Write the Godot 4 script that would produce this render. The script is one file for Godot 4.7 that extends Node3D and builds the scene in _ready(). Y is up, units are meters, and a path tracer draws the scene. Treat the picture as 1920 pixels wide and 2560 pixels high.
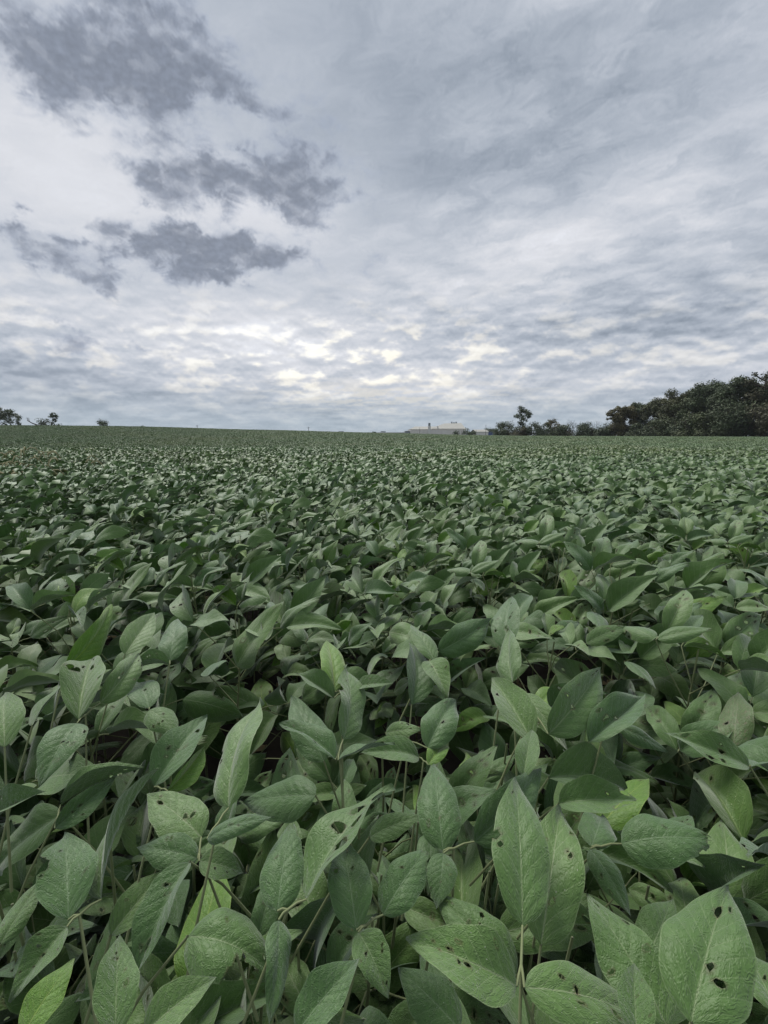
extends Node3D

# A soybean field under a broken overcast sky: foreground plants leaf by leaf, the field running back
# over a low swell to a wood, a hedge, a factory and far trees.

const HOLD := Vector2(0.0, 0.0)
var rng := RandomNumberGenerator.new()
var used_names := {}


func _ready():
	rng.seed = 20240917
	set_camera_and_light()
	make_leaf_textures()
	build_ground()
	build_field()
	build_far_things()
	build_front_plants()


# ---------------------------------------------------------------- camera, sky, sun, exposure

func set_camera_and_light():
	var cam := Camera3D.new()
	cam.name = "camera"
	cam.position = Vector3(0, 1.30, 0)
	cam.rotation_degrees = Vector3(-9.35, 0, 0)
	cam.fov = 96.03
	cam.near = 0.03
	cam.far = 6000.0
	add_child(cam)
	cam.current = true

	var env := Environment.new()
	env.background_mode = Environment.BG_SKY
	var pan := PanoramaSkyMaterial.new()
	pan.panorama = ImageTexture.create_from_image(sky_image())
	var sky := Sky.new()
	sky.sky_material = pan
	env.sky = sky
	env.tonemap_mode = Environment.TONE_MAPPER_LINEAR
	env.tonemap_exposure = 2.0
	env.background_energy_multiplier = 0.52
	env.sdfgi_enabled = true
	env.ssao_enabled = true
	env.ssil_enabled = true
	env.fog_enabled = true
	env.fog_density = 0.00012
	env.fog_light_color = Color(0.80, 0.82, 0.85)
	var we := WorldEnvironment.new()
	we.name = "world_environment"
	we.environment = env
	add_child(we)

	# the veiled sun: a very wide soft source high ahead on the left, behind the cloud
	var sun := DirectionalLight3D.new()
	sun.name = "sun"
	sun.light_color = Color(1.0, 0.985, 0.96)
	sun.light_energy = 0.5
	sun.light_angular_distance = 28.0
	sun.shadow_enabled = true
	sun.rotation_degrees = Vector3(-54, -152, 0)
	add_child(sun)


var sky_rows: Array = []
var sky_noise: Array = []
const SKY_W := 4096
const SKY_H := 2048
# clouds by azimuth, height, half-sizes in degrees, and thickness
const LOW_CLOUDS := [
	[-31.5, 30.9, 4.7, 1.7, 1.00], [-26.1, 32.2, 5.7, 2.5, 1.05], [-23.1, 30.4, 5.6, 2.0, 1.00], [-18.7, 29.5, 5.5, 1.8, 0.95], [-30.9, 28.7, 1.7, 1.4, 0.90],
	[-20.8, 31.8, 6.2, 1.8, 0.80], [-34.0, 30.5, 2.1, 2.0, 0.75], [-17.2, 31.8, 4.2, 1.9, 0.50], [-13.5, 30.6, 4.3, 1.6, 0.45], [-23.4, 34.7, 5.0, 1.4, 0.50],
	[-13.7, 27.7, 5.4, 1.8, 1.00], [-18.6, 25.7, 3.7, 1.8, 0.90], [-9.3, 25.9, 5.1, 1.9, 0.95], [-21.9, 23.2, 2.7, 0.9, 0.60], [-23.1, 25.6, 2.2, 1.2, 0.80],
	[-23.8, 22.2, 1.5, 1.0, 0.85], [-9.9, 23.5, 3.1, 0.8, 0.60], [-16.7, 25.0, 4.8, 1.1, 0.50], [-21.4, 18.6, 6.1, 1.3, 1.00], [-16.2, 19.2, 4.5, 1.6, 1.05],
	[-26.0, 18.8, 3.0, 1.0, 0.80], [-19.2, 17.4, 2.4, 0.7, 0.80], [-13.4, 20.0, 2.0, 0.8, 0.70], [-36.4, 18.6, 1.5, 0.6, 0.85], [-34.4, 17.0, 2.4, 1.2, 0.90],
	[-31.8, 15.5, 2.3, 0.7, 0.80], [-29.4, 16.7, 0.9, 1.1, 0.75], [-32.4, 18.8, 1.1, 0.4, 0.60], [-22.9, 16.1, 0.5, 0.6, 0.60], [-33.9, 9.5, 1.7, 0.8, 0.55],
	[-15.5, 29.4, 4.0, 0.9, -0.9], [-18.6, 28.2, 2.6, 0.7, -0.6], [-16.0, 22.8, 2.2, 0.8, -0.6], [-27.6, 28.0, 2.6, 1.0, -0.5], [-34.5, 10.6, 0.4, 0.5, 0.50], [-31.2, 9.1, 2.4, 0.6, 0.50], [-25.9, 9.6, 0.7, 0.6, 0.50], [-2.1, 18.7, 1.2, 1.0, 0.45],
]
const HIGH_CLOUDS := [
	[20.3, 32.5, 18.2, 5.1, -0.10], [8.9, 25.0, 11.6, 5.1, -0.10], [-5.5, 36.1, 9.8, 4.0, -0.06], [16.2, 26.9, 11.8, 3.2, -0.05], [-31.6, 24.6, 8.3, 3.7, 0.14],
	[-29.0, 20.2, 8.9, 2.3, 0.05], [-13.9, 22.6, 7.9, 2.4, 0.10], [27.6, 22.7, 12.3, 4.0, 0.05], [15.5, 21.7, 10.7, 2.4, 0.07], [-18.5, 11.3, 15.5, 2.9, 0.12],
	[-3.8, 8.3, 17.6, 2.3, 0.12], [13.2, 18.1, 7.6, 2.2, 0.12], [-10.9, 24.1, 6.1, 2.0, 0.06], [32.5, 12.6, 10.1, 3.3, -0.07], [21.9, 11.0, 10.3, 2.3, -0.04],
	[-36.7, 6.6, 5.4, 3.0, -0.14], [-29.6, 3.9, 14.0, 1.4, -0.07], [9.5, 2.3, 25.7, 1.4, -0.04], [31.0, 6.6, 10.6, 1.4, 0.04], [-0.5, 5.1, 10.5, 0.9, 0.14], [-14.5, 11.5, 3.6, 1.5, 0.06],
]


func fractal(a_seed: int, freq: float, oct: int, gain := 0.5, warp := 0.0) -> FastNoiseLite:
	var n := FastNoiseLite.new()
	n.seed = a_seed
	n.noise_type = FastNoiseLite.TYPE_SIMPLEX_SMOOTH
	n.frequency = freq
	n.fractal_type = FastNoiseLite.FRACTAL_FBM
	n.fractal_octaves = oct
	n.fractal_gain = gain
	if warp > 0.0:
		n.domain_warp_enabled = true
		n.domain_warp_amplitude = warp
		n.domain_warp_frequency = freq * 1.5
		n.domain_warp_fractal_octaves = 3
	return n


func sky_image() -> Image:
	sky_noise = [fractal(11, 0.55, 5, 0.55, 0.5), fractal(23, 3.4, 5, 0.55, 0.22), fractal(37, 1.5, 5, 0.6, 0.35), fractal(41, 0.11, 5, 0.55, 5.0), fractal(53, 0.42, 4, 0.5, 1.4), fractal(67, 0.9, 4, 0.5, 0.3), fractal(71, 1.9, 4, 0.5, 0.22), fractal(83, 1.0, 5, 0.5, 0.35)]
	sky_noise[6].fractal_type = FastNoiseLite.FRACTAL_RIDGED
	sky_rows.resize(SKY_H / 2)
	var job := WorkerThreadPool.add_group_task(sky_row, SKY_H / 2, -1, true)
	WorkerThreadPool.wait_for_group_task_completion(job)
	var all := PackedByteArray()
	for i in SKY_H / 2:
		all.append_array(sky_rows[i])
	var low := PackedFloat32Array()
	for i in SKY_W:
		low.append_array([0.07, 0.09, 0.07])
	var low_bytes := low.to_byte_array()
	for i in SKY_H / 2:
		all.append_array(low_bytes)
	sky_rows.clear()
	return Image.create_from_data(SKY_W, SKY_H, false, Image.FORMAT_RGBF, all)


func sky_row(i: int) -> void:
	var el := 90.0 - (i + 0.5) * 180.0 / SKY_H
	var row := PackedFloat32Array()
	row.resize(SKY_W * 3)
	var low_here := []
	for b in LOW_CLOUDS:
		if absf(el - b[1]) < b[3] * 3.5 + 3.0:
			low_here.append(b)
	var high_here := []
	for b in HIGH_CLOUDS:
		if absf(el - b[1]) < b[3] * 3.0:
			high_here.append(b)
	var x := 0
	while x < SKY_W:
		var az := wrapf((x + 0.5) / SKY_W * 360.0, -180.0, 180.0)
		var fine := absf(az) < 58.0 and el < 52.0
		var c := sky_color(az, el, low_here, high_here)
		for k in (1 if fine else 4):
			if x < SKY_W:
				row[x * 3] = c.x
				row[x * 3 + 1] = c.y
				row[x * 3 + 2] = c.z
				x += 1
	sky_rows[i] = row.to_byte_array()


func sky_color(az: float, el: float, low_here: Array, high_here: Array) -> Vector3:
	var a := deg_to_rad(az)
	var e := deg_to_rad(el)
	var dir := Vector3(sin(a) * cos(e), sin(e), -cos(a) * cos(e))
	var p := Vector2(dir.x, dir.z) / (dir.y + 0.10)
	var n0: float = sky_noise[0].get_noise_2d(p.x, p.y)
	# cloudlets: a finer grain, drawn out along one slanting direction
	var q := Vector2(p.x * 0.85 + p.y * 0.5, (p.y * 0.85 - p.x * 0.5) * 1.3)
	var n1: float = sky_noise[1].get_noise_2d(q.x, q.y)
	var n2: float = sky_noise[2].get_noise_2d(p.x * 0.8 + 7.0, p.y * 1.6)
	# base of the cloud deck
	var lum := 0.53 + 0.04 * smoothstep(3.0, 14.0, el) - 0.05 * smoothstep(20.0, 44.0, el)
	for b in high_here:
		var dx: float = (az - b[0]) / b[2]
		var dy: float = (el - b[1]) / b[3]
		lum += b[4] * (0.75 if b[4] < 0.0 else 1.0) * exp(-0.5 * (dx * dx + dy * dy))
	var right := smoothstep(-12.0, 12.0, az + n0 * 14.0)
	var n6: float = sky_noise[6].get_noise_2d(q.x * 0.9 + 5.0, q.y * 1.1)
	var lumpy := right * smoothstep(7.0, 14.0, el)
	lum += n0 * 0.07 + n1 * (0.05 + 0.10 * lumpy) - n6 * 0.09 * lumpy + n2 * 0.045
	# low down: heaped clumps with lit rims and blue-grey bases, broken by bright gaps
	var low := smoothstep(19.0, 9.0, el)
	var gap := 0.0
	if low > 0.0:
		var band := exp(-pow((el - 8.5) / 5.0, 2.0)) * (0.30 + 0.70 * exp(-pow((az + 4.0) / 20.0, 2.0)))
		var u := Vector2(az * 0.125, el * 0.32 + 4.0)
		var m0: float = sky_noise[7].get_noise_2d(u.x, u.y)
		var m1: float = sky_noise[5].get_noise_2d(u.x * 3.1 + 9.0, u.y * 2.6)
		var m2: float = sky_noise[7].get_noise_2d(u.x, u.y + 0.13)
		lum += low * (m0 * 0.10 + m1 * 0.05 + clampf(m0 - m2, -0.3, 0.3) * 0.22)
		gap = smoothstep(-0.02, 0.56, m0 + m1 * 0.6 + n2 * 0.2) * band
		lum += gap * 0.29 - band * 0.04
	var blue := clampf(0.70 - lum, 0.0, 0.45)
	var c := Vector3(lum * (0.975 - 0.30 * blue), lum, lum * (1.07 + 0.36 * blue))
	c = c.lerp(Vector3(lum * 1.06, lum * 1.01, lum * 0.86), gap * 0.85)
	var cream := exp(-pow((el - 4.6) / 2.0, 2.0) - pow((az - 1.0) / 15.0, 2.0)) * low * smoothstep(-0.25, 0.35, n2 + n1)
	c = c.lerp(Vector3(0.80, 0.74, 0.62), cream * 0.5)
	# blue-grey air near the horizon
	var air := smoothstep(6.5, 0.0, el) * 0.62
	c = c.lerp(Vector3(0.425, 0.515, 0.585) * (0.95 + n2 * 0.14), air)
	# ragged low clouds
	if low_here.size() and absf(az) < 60.0:
		var wx: float = sky_noise[3].get_noise_2d(az, el * 1.6) * 4.2
		var wy: float = sky_noise[3].get_noise_2d(az + 91.0, el * 1.6 + 40.0) * 2.6
		var d := 0.0
		for b in low_here:
			var dx: float = (az + wx - b[0]) / b[2]
			var dy: float = (el + wy - b[1]) / b[3]
			var r := dx * dx + dy * dy
			if r < 9.0:
				var g := exp(-0.55 * r)
				if b[4] > 0.0:
					d += (1.0 - d) * minf(0.97, b[4] * 0.95 * g)
				else:
					d *= 1.0 + b[4] * g
		if d > 0.02:
			var rag: float = sky_noise[4].get_noise_2d(az * 0.7, el * 1.25)
			var rag2: float = sky_noise[4].get_noise_2d(az * 2.6 + 17.0, el * 4.4)
			var thick := d + rag * 0.44 + rag2 * 0.05
			var m := smoothstep(0.14, 1.0, thick)
			var body: float = 0.40 - 0.17 * smoothstep(0.35, 1.05, thick) + 0.05 * rag2 + 0.06 * rag
			c = c.lerp(Vector3(body * 0.87, body * 1.0, body * 1.27), m * 0.92)
	return c


# ---------------------------------------------------------------- naming

func numbered(called: String) -> String:
	var k: int = used_names.get(called, 0)
	used_names[called] = k + 1
	return called if k == 0 else "%s_%03d" % [called, k]


func tag(o: Node, label: String, category: String, group := "") -> Node:
	o.set_meta("label", label)
	o.set_meta("category", category)
	if group != "":
		o.set_meta("group", group)
	return o


func thing(called: String, label: String, category: String, at: Vector3, turn := 0.0, group := "") -> Node3D:
	var o := Node3D.new()
	o.name = numbered(called)
	add_child(o, true)
	o.position = at
	o.rotation.y = turn
	tag(o, label, category, group)
	return o


func part(called: String, mesh: Mesh, mat: Material, parent: Node, t := Transform3D()) -> MeshInstance3D:
	var o := MeshInstance3D.new()
	o.name = called
	o.mesh = mesh
	o.transform = t
	if mat:
		o.material_override = mat
	parent.add_child(o, true)
	return o


# ---------------------------------------------------------------- mesh buffer

class Buf:
	var v := PackedVector3Array()
	var n := PackedVector3Array()
	var uv := PackedVector2Array()
	var c := PackedColorArray()
	var idx := PackedInt32Array()
	var colored := false

	func vert(p: Vector3, nn: Vector3, t: Vector2, col := Color.WHITE) -> int:
		v.append(p)
		n.append(nn)
		uv.append(t)
		if colored:
			c.append(col)
		return v.size() - 1

	func tri(a: int, b: int, d: int) -> void:
		idx.append(a)
		idx.append(b)
		idx.append(d)

	# a flat face with its own corners, clockwise from outside
	func quad(a: Vector3, b: Vector3, d: Vector3, e: Vector3, col := Color.WHITE) -> void:
		var nn := (d - a).cross(b - a).normalized() if (d - a).cross(b - a).length() > 1e-9 else Vector3.UP
		nn = (d - a).cross(b - a).normalized()
		var i := vert(a, nn, Vector2(0, 0), col)
		vert(b, nn, Vector2(1, 0), col)
		vert(d, nn, Vector2(1, 1), col)
		vert(e, nn, Vector2(0, 1), col)
		tri(i, i + 1, i + 2)
		tri(i, i + 2, i + 3)

	func box(lo: Vector3, hi: Vector3, col := Color.WHITE) -> void:
		var p := []
		for k in 8:
			p.append(Vector3(hi.x if k & 1 else lo.x, hi.y if k & 2 else lo.y, hi.z if k & 4 else lo.z))
		quad(p[4], p[6], p[7], p[5], col)
		quad(p[1], p[3], p[2], p[0], col)
		quad(p[0], p[2], p[6], p[4], col)
		quad(p[5], p[7], p[3], p[1], col)
		quad(p[2], p[3], p[7], p[6], col)
		quad(p[0], p[4], p[5], p[1], col)

	func tube(pts: Array, r0: float, r1: float, sides: int, cap := true) -> void:
		var m := pts.size()
		var side := Vector3.RIGHT
		var first := v.size()
		for i in m:
			var dir: Vector3 = (pts[mini(i + 1, m - 1)] - pts[maxi(i - 1, 0)]).normalized()
			side = side - dir * side.dot(dir)
			if side.length() < 0.05:
				side = dir.cross(Vector3.FORWARD)
			side = side.normalized()
			var other := dir.cross(side)
			var r := lerpf(r0, r1, float(i) / (m - 1))
			for k in sides:
				var a := TAU * k / sides
				var nn := side * cos(a) + other * sin(a)
				vert(pts[i] + nn * r, nn, Vector2(float(k) / sides, float(i) / (m - 1)))
		for i in m - 1:
			for k in sides:
				var a := first + i * sides + k
				var b := first + i * sides + (k + 1) % sides
				tri(a, a + sides, b)
				tri(b, a + sides, b + sides)
		if cap:
			var top := first + (m - 1) * sides
			for k in range(1, sides - 1):
				tri(top, top + k + 1, top + k)

	func add(o: Buf, t: Transform3D) -> void:
		var at := v.size()
		var nb := t.basis.inverse().transposed()
		for i in o.v.size():
			v.append(t * o.v[i])
			n.append((nb * o.n[i]).normalized())
		uv.append_array(o.uv)
		if colored:
			for i in o.v.size():
				c.append(o.c[i] if o.colored else Color.WHITE)
		for i in o.idx:
			idx.append(i + at)

	func mesh() -> ArrayMesh:
		var a := []
		a.resize(Mesh.ARRAY_MAX)
		a[Mesh.ARRAY_VERTEX] = v
		a[Mesh.ARRAY_NORMAL] = n
		a[Mesh.ARRAY_TEX_UV] = uv
		if colored:
			a[Mesh.ARRAY_COLOR] = c
		a[Mesh.ARRAY_INDEX] = idx
		var m := ArrayMesh.new()
		m.add_surface_from_arrays(Mesh.PRIMITIVE_TRIANGLES, a)
		return m


# ---------------------------------------------------------------- leaf surface

var leaf_mats: Array = []      # green, deep green, pale green, young, old
var stem_mat: StandardMaterial3D
var dry_mat: StandardMaterial3D
var field_mat: StandardMaterial3D
var grain: FastNoiseLite


func srgb(r: float, g: float, b: float) -> Color:
	return Color(r, g, b).linear_to_srgb()


func vein_phase(s: float, t: float) -> float:
	return (s - 0.24 * pow(absf(t), 0.85)) * 8.5 + 0.35


func make_leaf_textures():
	grain = fractal(5, 1.0, 4)
	var w := 256
	var h := 512
	var cells := FastNoiseLite.new()
	cells.seed = 77
	cells.noise_type = FastNoiseLite.TYPE_CELLULAR
	cells.cellular_return_type = FastNoiseLite.RETURN_DISTANCE2_SUB
	cells.frequency = 1.0
	var relief := Image.create_empty(w, h, false, Image.FORMAT_RGB8)
	var colors := []
	for k in 3:
		colors.append(Image.create_empty(w, h, false, Image.FORMAT_RGB8))
	var r := RandomNumberGenerator.new()
	r.seed = 99
	for j in h:
		var s := (j + 0.5) / h
		for i in w:
			var t := (i + 0.5) / w * 2.0 - 1.0
			var at := absf(t)
			var ph := vein_phase(s, t)
			var fr := absf(ph - roundf(ph))          # 0 on a side vein
			var side_vein := clampf(1.0 - fr / 0.055, 0.0, 1.0) * (1.0 - 0.5 * at)
			var mid := clampf(1.0 - at * (0.35 + s) / 0.028, 0.0, 1.0)
			var n: float = grain.get_noise_2d(t * 3.0, s * 7.0 + 30.0 * signf(t))
			var fine: float = grain.get_noise_2d(t * 40.0, s * 70.0)
			# puckers between the side veins: short ripples across
			var cell: float = cells.get_noise_2d(t * 5.0 + n, s * 30.0 - at * 3.0 + n * 1.5)
			var n3: float = grain.get_noise_2d(t * 6.0 + 80.0, s * 9.0 + 30.0 * signf(t))
			var ripple := (0.5 + 0.5 * sin(TAU * (s * 25.0 - at * 2.6 + 1.5 * n + 0.9 * n3))) * clampf(0.65 + 1.4 * n3, 0.15, 1.0)
			var pillow := pow(clampf(fr * 2.0, 0.0, 1.0), 0.6)
			var hgt := 0.15 + 0.22 * pillow + 0.34 * ripple + 0.24 * clampf(cell + 1.0, 0.0, 1.0) - 0.15 * mid + 0.04 * fine
			relief.set_pixel(i, j, Color(hgt, hgt, hgt))
			var edge := smoothstep(0.945, 0.985, at)
			for k in 3:
				var tone := 1.0 + 0.16 * n + 0.10 * fine
				var cr := 0.060 * tone
				var cg := 0.132 * tone
				var cb := 0.020 * tone
				var vv := maxf(mid, side_vein * 0.62) + edge * 0.45
				cr = lerpf(cr, 0.19, vv * 0.75)
				cg = lerpf(cg, 0.255, vv * 0.75)
				cb = lerpf(cb, 0.115, vv * 0.75)
				if k == 2:
					# an ageing leaf: brownish flecks and dull blotches
					var b := smoothstep(0.18, 0.5, grain.get_noise_2d(t * 6.0 + 50.0, s * 14.0))
					cr = lerpf(cr, 0.12, b * 0.6)
					cg = lerpf(cg, 0.10, b * 0.6)
					cb = lerpf(cb, 0.05, b * 0.6)
				colors[k].set_pixel(i, j, srgb(cr * 1.5, cg * 1.5, cb * 1.5))
	# pale scars and flecks left by feeding insects
	for k in [1, 2]:
		for m in 16:
			var u := r.randf_range(0.12, 0.88) * w
			var vv := r.randf_range(0.2, 0.9) * h
			var rr := r.randf_range(1.0, 2.6)
			for j in range(-6, 7):
				for i in range(-4, 5):
					var d := Vector2(i * 1.6, j + 0.8 * sin(i * 2.0 + m)).length()
					if d < rr * (1.0 + 0.5 * sin(m * 3.0 + i)):
						var px := clampi(int(u) + i, 0, w - 1)
						var py := clampi(int(vv) + j, 0, h - 1)
						colors[k].set_pixel(px, py, srgb(0.42, 0.47, 0.33) if m % 4 else srgb(0.09, 0.07, 0.03))
	var relief_tex := ImageTexture.create_from_image(relief)
	var tex := []
	for k in 3:
		tex.append(ImageTexture.create_from_image(colors[k]))
	# tints: usual, deep, pale, young, old, yellowish
	var tints := [Vector3(1.0, 1.0, 1.0), Vector3(0.76, 0.85, 0.90), Vector3(1.34, 1.22, 1.40), Vector3(1.38, 1.42, 0.52), Vector3(0.95, 0.82, 0.95), Vector3(1.14, 1.10, 0.90)]
	var pick := [0, 1, 1, 0, 2, 1]
	for k in 6:
		var m := StandardMaterial3D.new()
		m.resource_name = "leaf_%d" % k
		m.vertex_color_use_as_albedo = true
		var tt: Vector3 = tints[k] / 1.5      # the textures hold one and a half times the leaf's reflectance
		m.albedo_color = srgb(tt.x, tt.y, tt.z)
		m.albedo_texture = tex[pick[k]]
		m.roughness = 0.52
		m.metallic_specular = 0.46
		m.heightmap_enabled = true
		m.heightmap_texture = relief_tex
		m.heightmap_scale = 0.11
		m.rim_enabled = true
		m.rim = 0.95
		m.rim_tint = 0.25
		m.backlight_enabled = true
		m.backlight = Color(0.55, 0.75, 0.25) * (0.6 if k == 3 else 0.30)
		m.cull_mode = BaseMaterial3D.CULL_DISABLED
		leaf_mats.append(m)
	field_mat = leaf_mats[0].duplicate()
	field_mat.resource_name = "leaf_far"
	field_mat.heightmap_enabled = false
	field_mat.roughness = 0.52
	field_mat.albedo_color = Color.WHITE
	field_mat.vertex_color_use_as_albedo = true
	stem_mat = StandardMaterial3D.new()
	stem_mat.resource_name = "stem"
	stem_mat.albedo_color = srgb(0.17, 0.20, 0.085)
	stem_mat.roughness = 0.7
	stem_mat.rim_enabled = true
	stem_mat.rim = 0.6
	dry_mat = StandardMaterial3D.new()
	dry_mat.resource_name = "dry_leaf"
	dry_mat.albedo_color = srgb(0.30, 0.24, 0.13)
	dry_mat.roughness = 0.85
	dry_mat.backlight_enabled = true
	dry_mat.backlight = Color(0.2, 0.17, 0.1)
	dry_mat.cull_mode = BaseMaterial3D.CULL_DISABLED


func half_width(s: float) -> float:
	# egg-shaped, drawn out to a point
	var q := pow(clampf(s, 0.0, 1.0), 0.60) * pow(1.0 - clampf(s, 0.0, 1.0), 1.08)
	return 0.5 * q / 0.3285


# A leaflet one long (along z) and one wide (along x), upper face to +y.
# holes: [s, t, half length, half width]; cut: the share of the length that is left at a ragged end
func blade(nu: int, nv: int, o: Dictionary) -> Buf:
	var b := Buf.new()
	b.colored = true
	var arch: float = o.get("arch", 0.09)
	var fold: float = o.get("fold", 0.22)
	var wave: float = o.get("wave", 0.02)
	var curl: float = o.get("curl", 0.12)
	var sweep: float = o.get("sweep", 0.0)
	var quilt: float = o.get("quilt", 0.006)
	var sd: float = o.get("seed", 0.0)
	var holes: Array = o.get("holes", [])
	var cut: float = o.get("cut", 2.0)
	var f := PackedFloat32Array()
	var sn := []
	for i in nu + 1:
		var s := float(i) / nu
		s = s + 0.04 * sin(TAU * s) * 0.0
		for j in nv + 1:
			var t := float(j) / nv * 2.0 - 1.0
			var at := absf(t)
			var hw := half_width(s) * (1.0 + 0.03 * sin(s * 19.0 + sd * 3.0 + signf(t)))
			var x := t * hw + sweep * s * (1.0 - s)
			var y := arch * 4.0 * s * (1.0 - s) * (1.0 - 0.35 * s)
			y += fold * at * hw - curl * at * at * hw
			y += float(o.get("twist", 0.0)) * t * hw * s * 1.6
			y += wave * at * sin(s * 9.0 + sd + 1.7 * signf(t)) * minf(1.0, s * 4.0)
			if quilt > 0.0:
				var ph := vein_phase(s, t)
				y += quilt * (pow(absf(sin(PI * ph)), 0.7) - 0.6) * smoothstep(0.0, 0.12, s) * smoothstep(1.0, 0.85, s) * (1.0 - 0.5 * at)
			b.vert(Vector3(x, y, s), Vector3.UP, Vector2(0.5 + 0.5 * t, s))
			var field := 1.0
			for hh in holes:
				var d := Vector2((s - hh[0]) / hh[2], (t - hh[1]) / hh[3])
				var g: float = d.length() - 1.0 + 0.55 * grain.get_noise_2d(s * 26.0 + hh[0] * 50.0, t * 9.0 + sd * 7.0)
				field = minf(field, g)
			if cut < 1.5:
				field = minf(field, (cut - s) * 8.0 + 1.1 * grain.get_noise_2d(t * 7.0 + sd, s * 14.0))
			f.append(field)
	var row := nv + 1
	for i in nu + 1:
		for j in row:
			var a := b.v[mini(i + 1, nu) * row + j] - b.v[maxi(i - 1, 0) * row + j]
			var e := b.v[i * row + mini(j + 1, nv)] - b.v[i * row + maxi(j - 1, 0)]
			if e.length() < 1e-4:
				e = Vector3.RIGHT * 0.01
			b.n[i * row + j] = a.cross(e).normalized()
	for i in nu:
		for j in nv:
			var a := i * row + j
			for tri in [[a, a + 1, a + row], [a + 1, a + row + 1, a + row]]:
				clip_tri(b, f, tri)
	return b


func clip_tri(b: Buf, f: PackedFloat32Array, tri: Array) -> void:
	var inside := 0
	for k in tri:
		if f[k] > 0.0:
			inside += 1
	if inside == 0:
		return
	if inside == 3:
		b.tri(tri[0], tri[1], tri[2])
		return
	var poly := []
	for k in 3:
		var p: int = tri[k]
		var q: int = tri[(k + 1) % 3]
		if f[p] > 0.0:
			poly.append(p)
		if (f[p] > 0.0) != (f[q] > 0.0):
			var w := f[p] / (f[p] - f[q])
			poly.append(b.vert(b.v[p].lerp(b.v[q], w), b.n[p].lerp(b.n[q], w).normalized(), b.uv[p].lerp(b.uv[q], w), Color(0.80, 0.52, 0.42)))
	for k in range(1, poly.size() - 1):
		b.tri(poly[0], poly[k], poly[k + 1])


func leaf_frame(base: Vector3, tip: Vector3, up: Vector3, width: float) -> Transform3D:
	var z := tip - base
	var l := z.length()
	var zn := z / l
	var y := (up - zn * up.dot(zn)).normalized()
	var x := y.cross(zn)
	return Transform3D(Basis(x * width, y * l, zn * l), base)


# what insects leave of a leaflet, by style
func leaf_style(style: int, r: RandomNumberGenerator) -> Dictionary:
	var o := {"arch": r.randf_range(0.08, 0.22), "fold": r.randf_range(0.05, 0.40), "curl": r.randf_range(0.0, 0.35), "wave": r.randf_range(0.008, 0.05), "seed": r.randf() * 20.0, "sweep": r.randf_range(-0.14, 0.14), "twist": r.randf_range(-0.4, 0.4)}
	var holes := []
	if style == 0 and r.randf() < 0.6:
		style = 1
	match style:
		1:
			for k in r.randi_range(3, 9):
				holes.append([r.randf_range(0.22, 0.9), r.randf_range(-0.85, 0.85), r.randf_range(0.011, 0.036), r.randf_range(0.03, 0.12)])
		2:
			for k in 7:
				holes.append([r.randf_range(0.25, 0.88), r.randf_range(-0.8, 0.8), r.randf_range(0.02, 0.055), r.randf_range(0.06, 0.17)])
		3:
			o.cut = 0.90
			holes.append([0.5, 0.4, 0.02, 0.06])
			holes.append([0.78, -1.0, 0.05, 0.2])
		4:
			holes = [[0.62, -1.0, 0.15, 0.80], [0.3, 0.55, 0.012, 0.03], [0.8, 0.3, 0.012, 0.03]]
		5:
			holes = [[0.50, 1.0, 0.09, 0.40], [0.3, -0.6, 0.012, 0.03], [0.7, 0.3, 0.014, 0.05]]
		7:
			holes = [[0.74, 0.05, 0.055, 0.13], [0.79, -0.36, 0.03, 0.09], [0.33, -0.12, 0.028, 0.09], [0.27, -0.36, 0.028, 0.14], [0.55, 0.5, 0.012, 0.04], [0.62, -0.6, 0.012, 0.04]]
		8:
			o.cut = 0.93
			holes = [[0.86, -0.55, 0.14, 0.36], [0.8, 0.75, 0.06, 0.24], [0.6, 0.3, 0.015, 0.05], [0.68, -0.75, 0.05, 0.2]]
		9:
			for k in 6:
				holes.append([0.36 + 0.095 * k, (0.34 if k % 2 else -0.30) + r.randf_range(-0.1, 0.1), r.randf_range(0.04, 0.075), r.randf_range(0.14, 0.28)])
			holes.append([0.22, -0.4, 0.02, 0.08])
		11:
			holes = [[0.43, 0.92, 0.04, 0.16], [0.36, 0.70, 0.024, 0.12], [0.12, 0.05, 0.014, 0.05], [0.62, -0.45, 0.012, 0.05], [0.55, -0.9, 0.014, 0.08], [0.8, 0.4, 0.012, 0.05]]
	o.holes = holes
	return o


# ---------------------------------------------------------------- the land

const RIDGE := [[-400.0, 4.2], [-150.0, 3.8], [-125.0, 3.7], [-75.0, 3.3], [-34.0, 2.25], [0.0, 1.25], [30.0, 0.58], [60.0, 0.28], [100.0, 0.10], [400.0, 0.0]]


func land(x: float, z: float) -> float:
	var d := -z
	var hgt: float = RIDGE[RIDGE.size() - 1][1]
	for k in RIDGE.size() - 1:
		if x < RIDGE[k + 1][0]:
			hgt = lerpf(RIDGE[k][1], RIDGE[k + 1][1], smoothstep(0.0, 1.0, clampf((x - RIDGE[k][0]) / (RIDGE[k + 1][0] - RIDGE[k][0]), 0.0, 1.0)) * 0.4 + 0.6 * clampf((x - RIDGE[k][0]) / (RIDGE[k + 1][0] - RIDGE[k][0]), 0.0, 1.0))
			break
	var y := hgt * smoothstep(18.0, 150.0, d)
	y -= (hgt + 0.8) * smoothstep(160.0, 320.0, d)
	y -= 0.40 * smoothstep(14.0, 27.0, d) * (1.0 - smoothstep(27.0, 75.0, d))
	y += 0.10 * sin(x * 0.06 + 1.0) * sin(d * 0.05) * smoothstep(25.0, 60.0, d) * (1.0 - smoothstep(180.0, 320.0, d))
	return y


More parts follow.
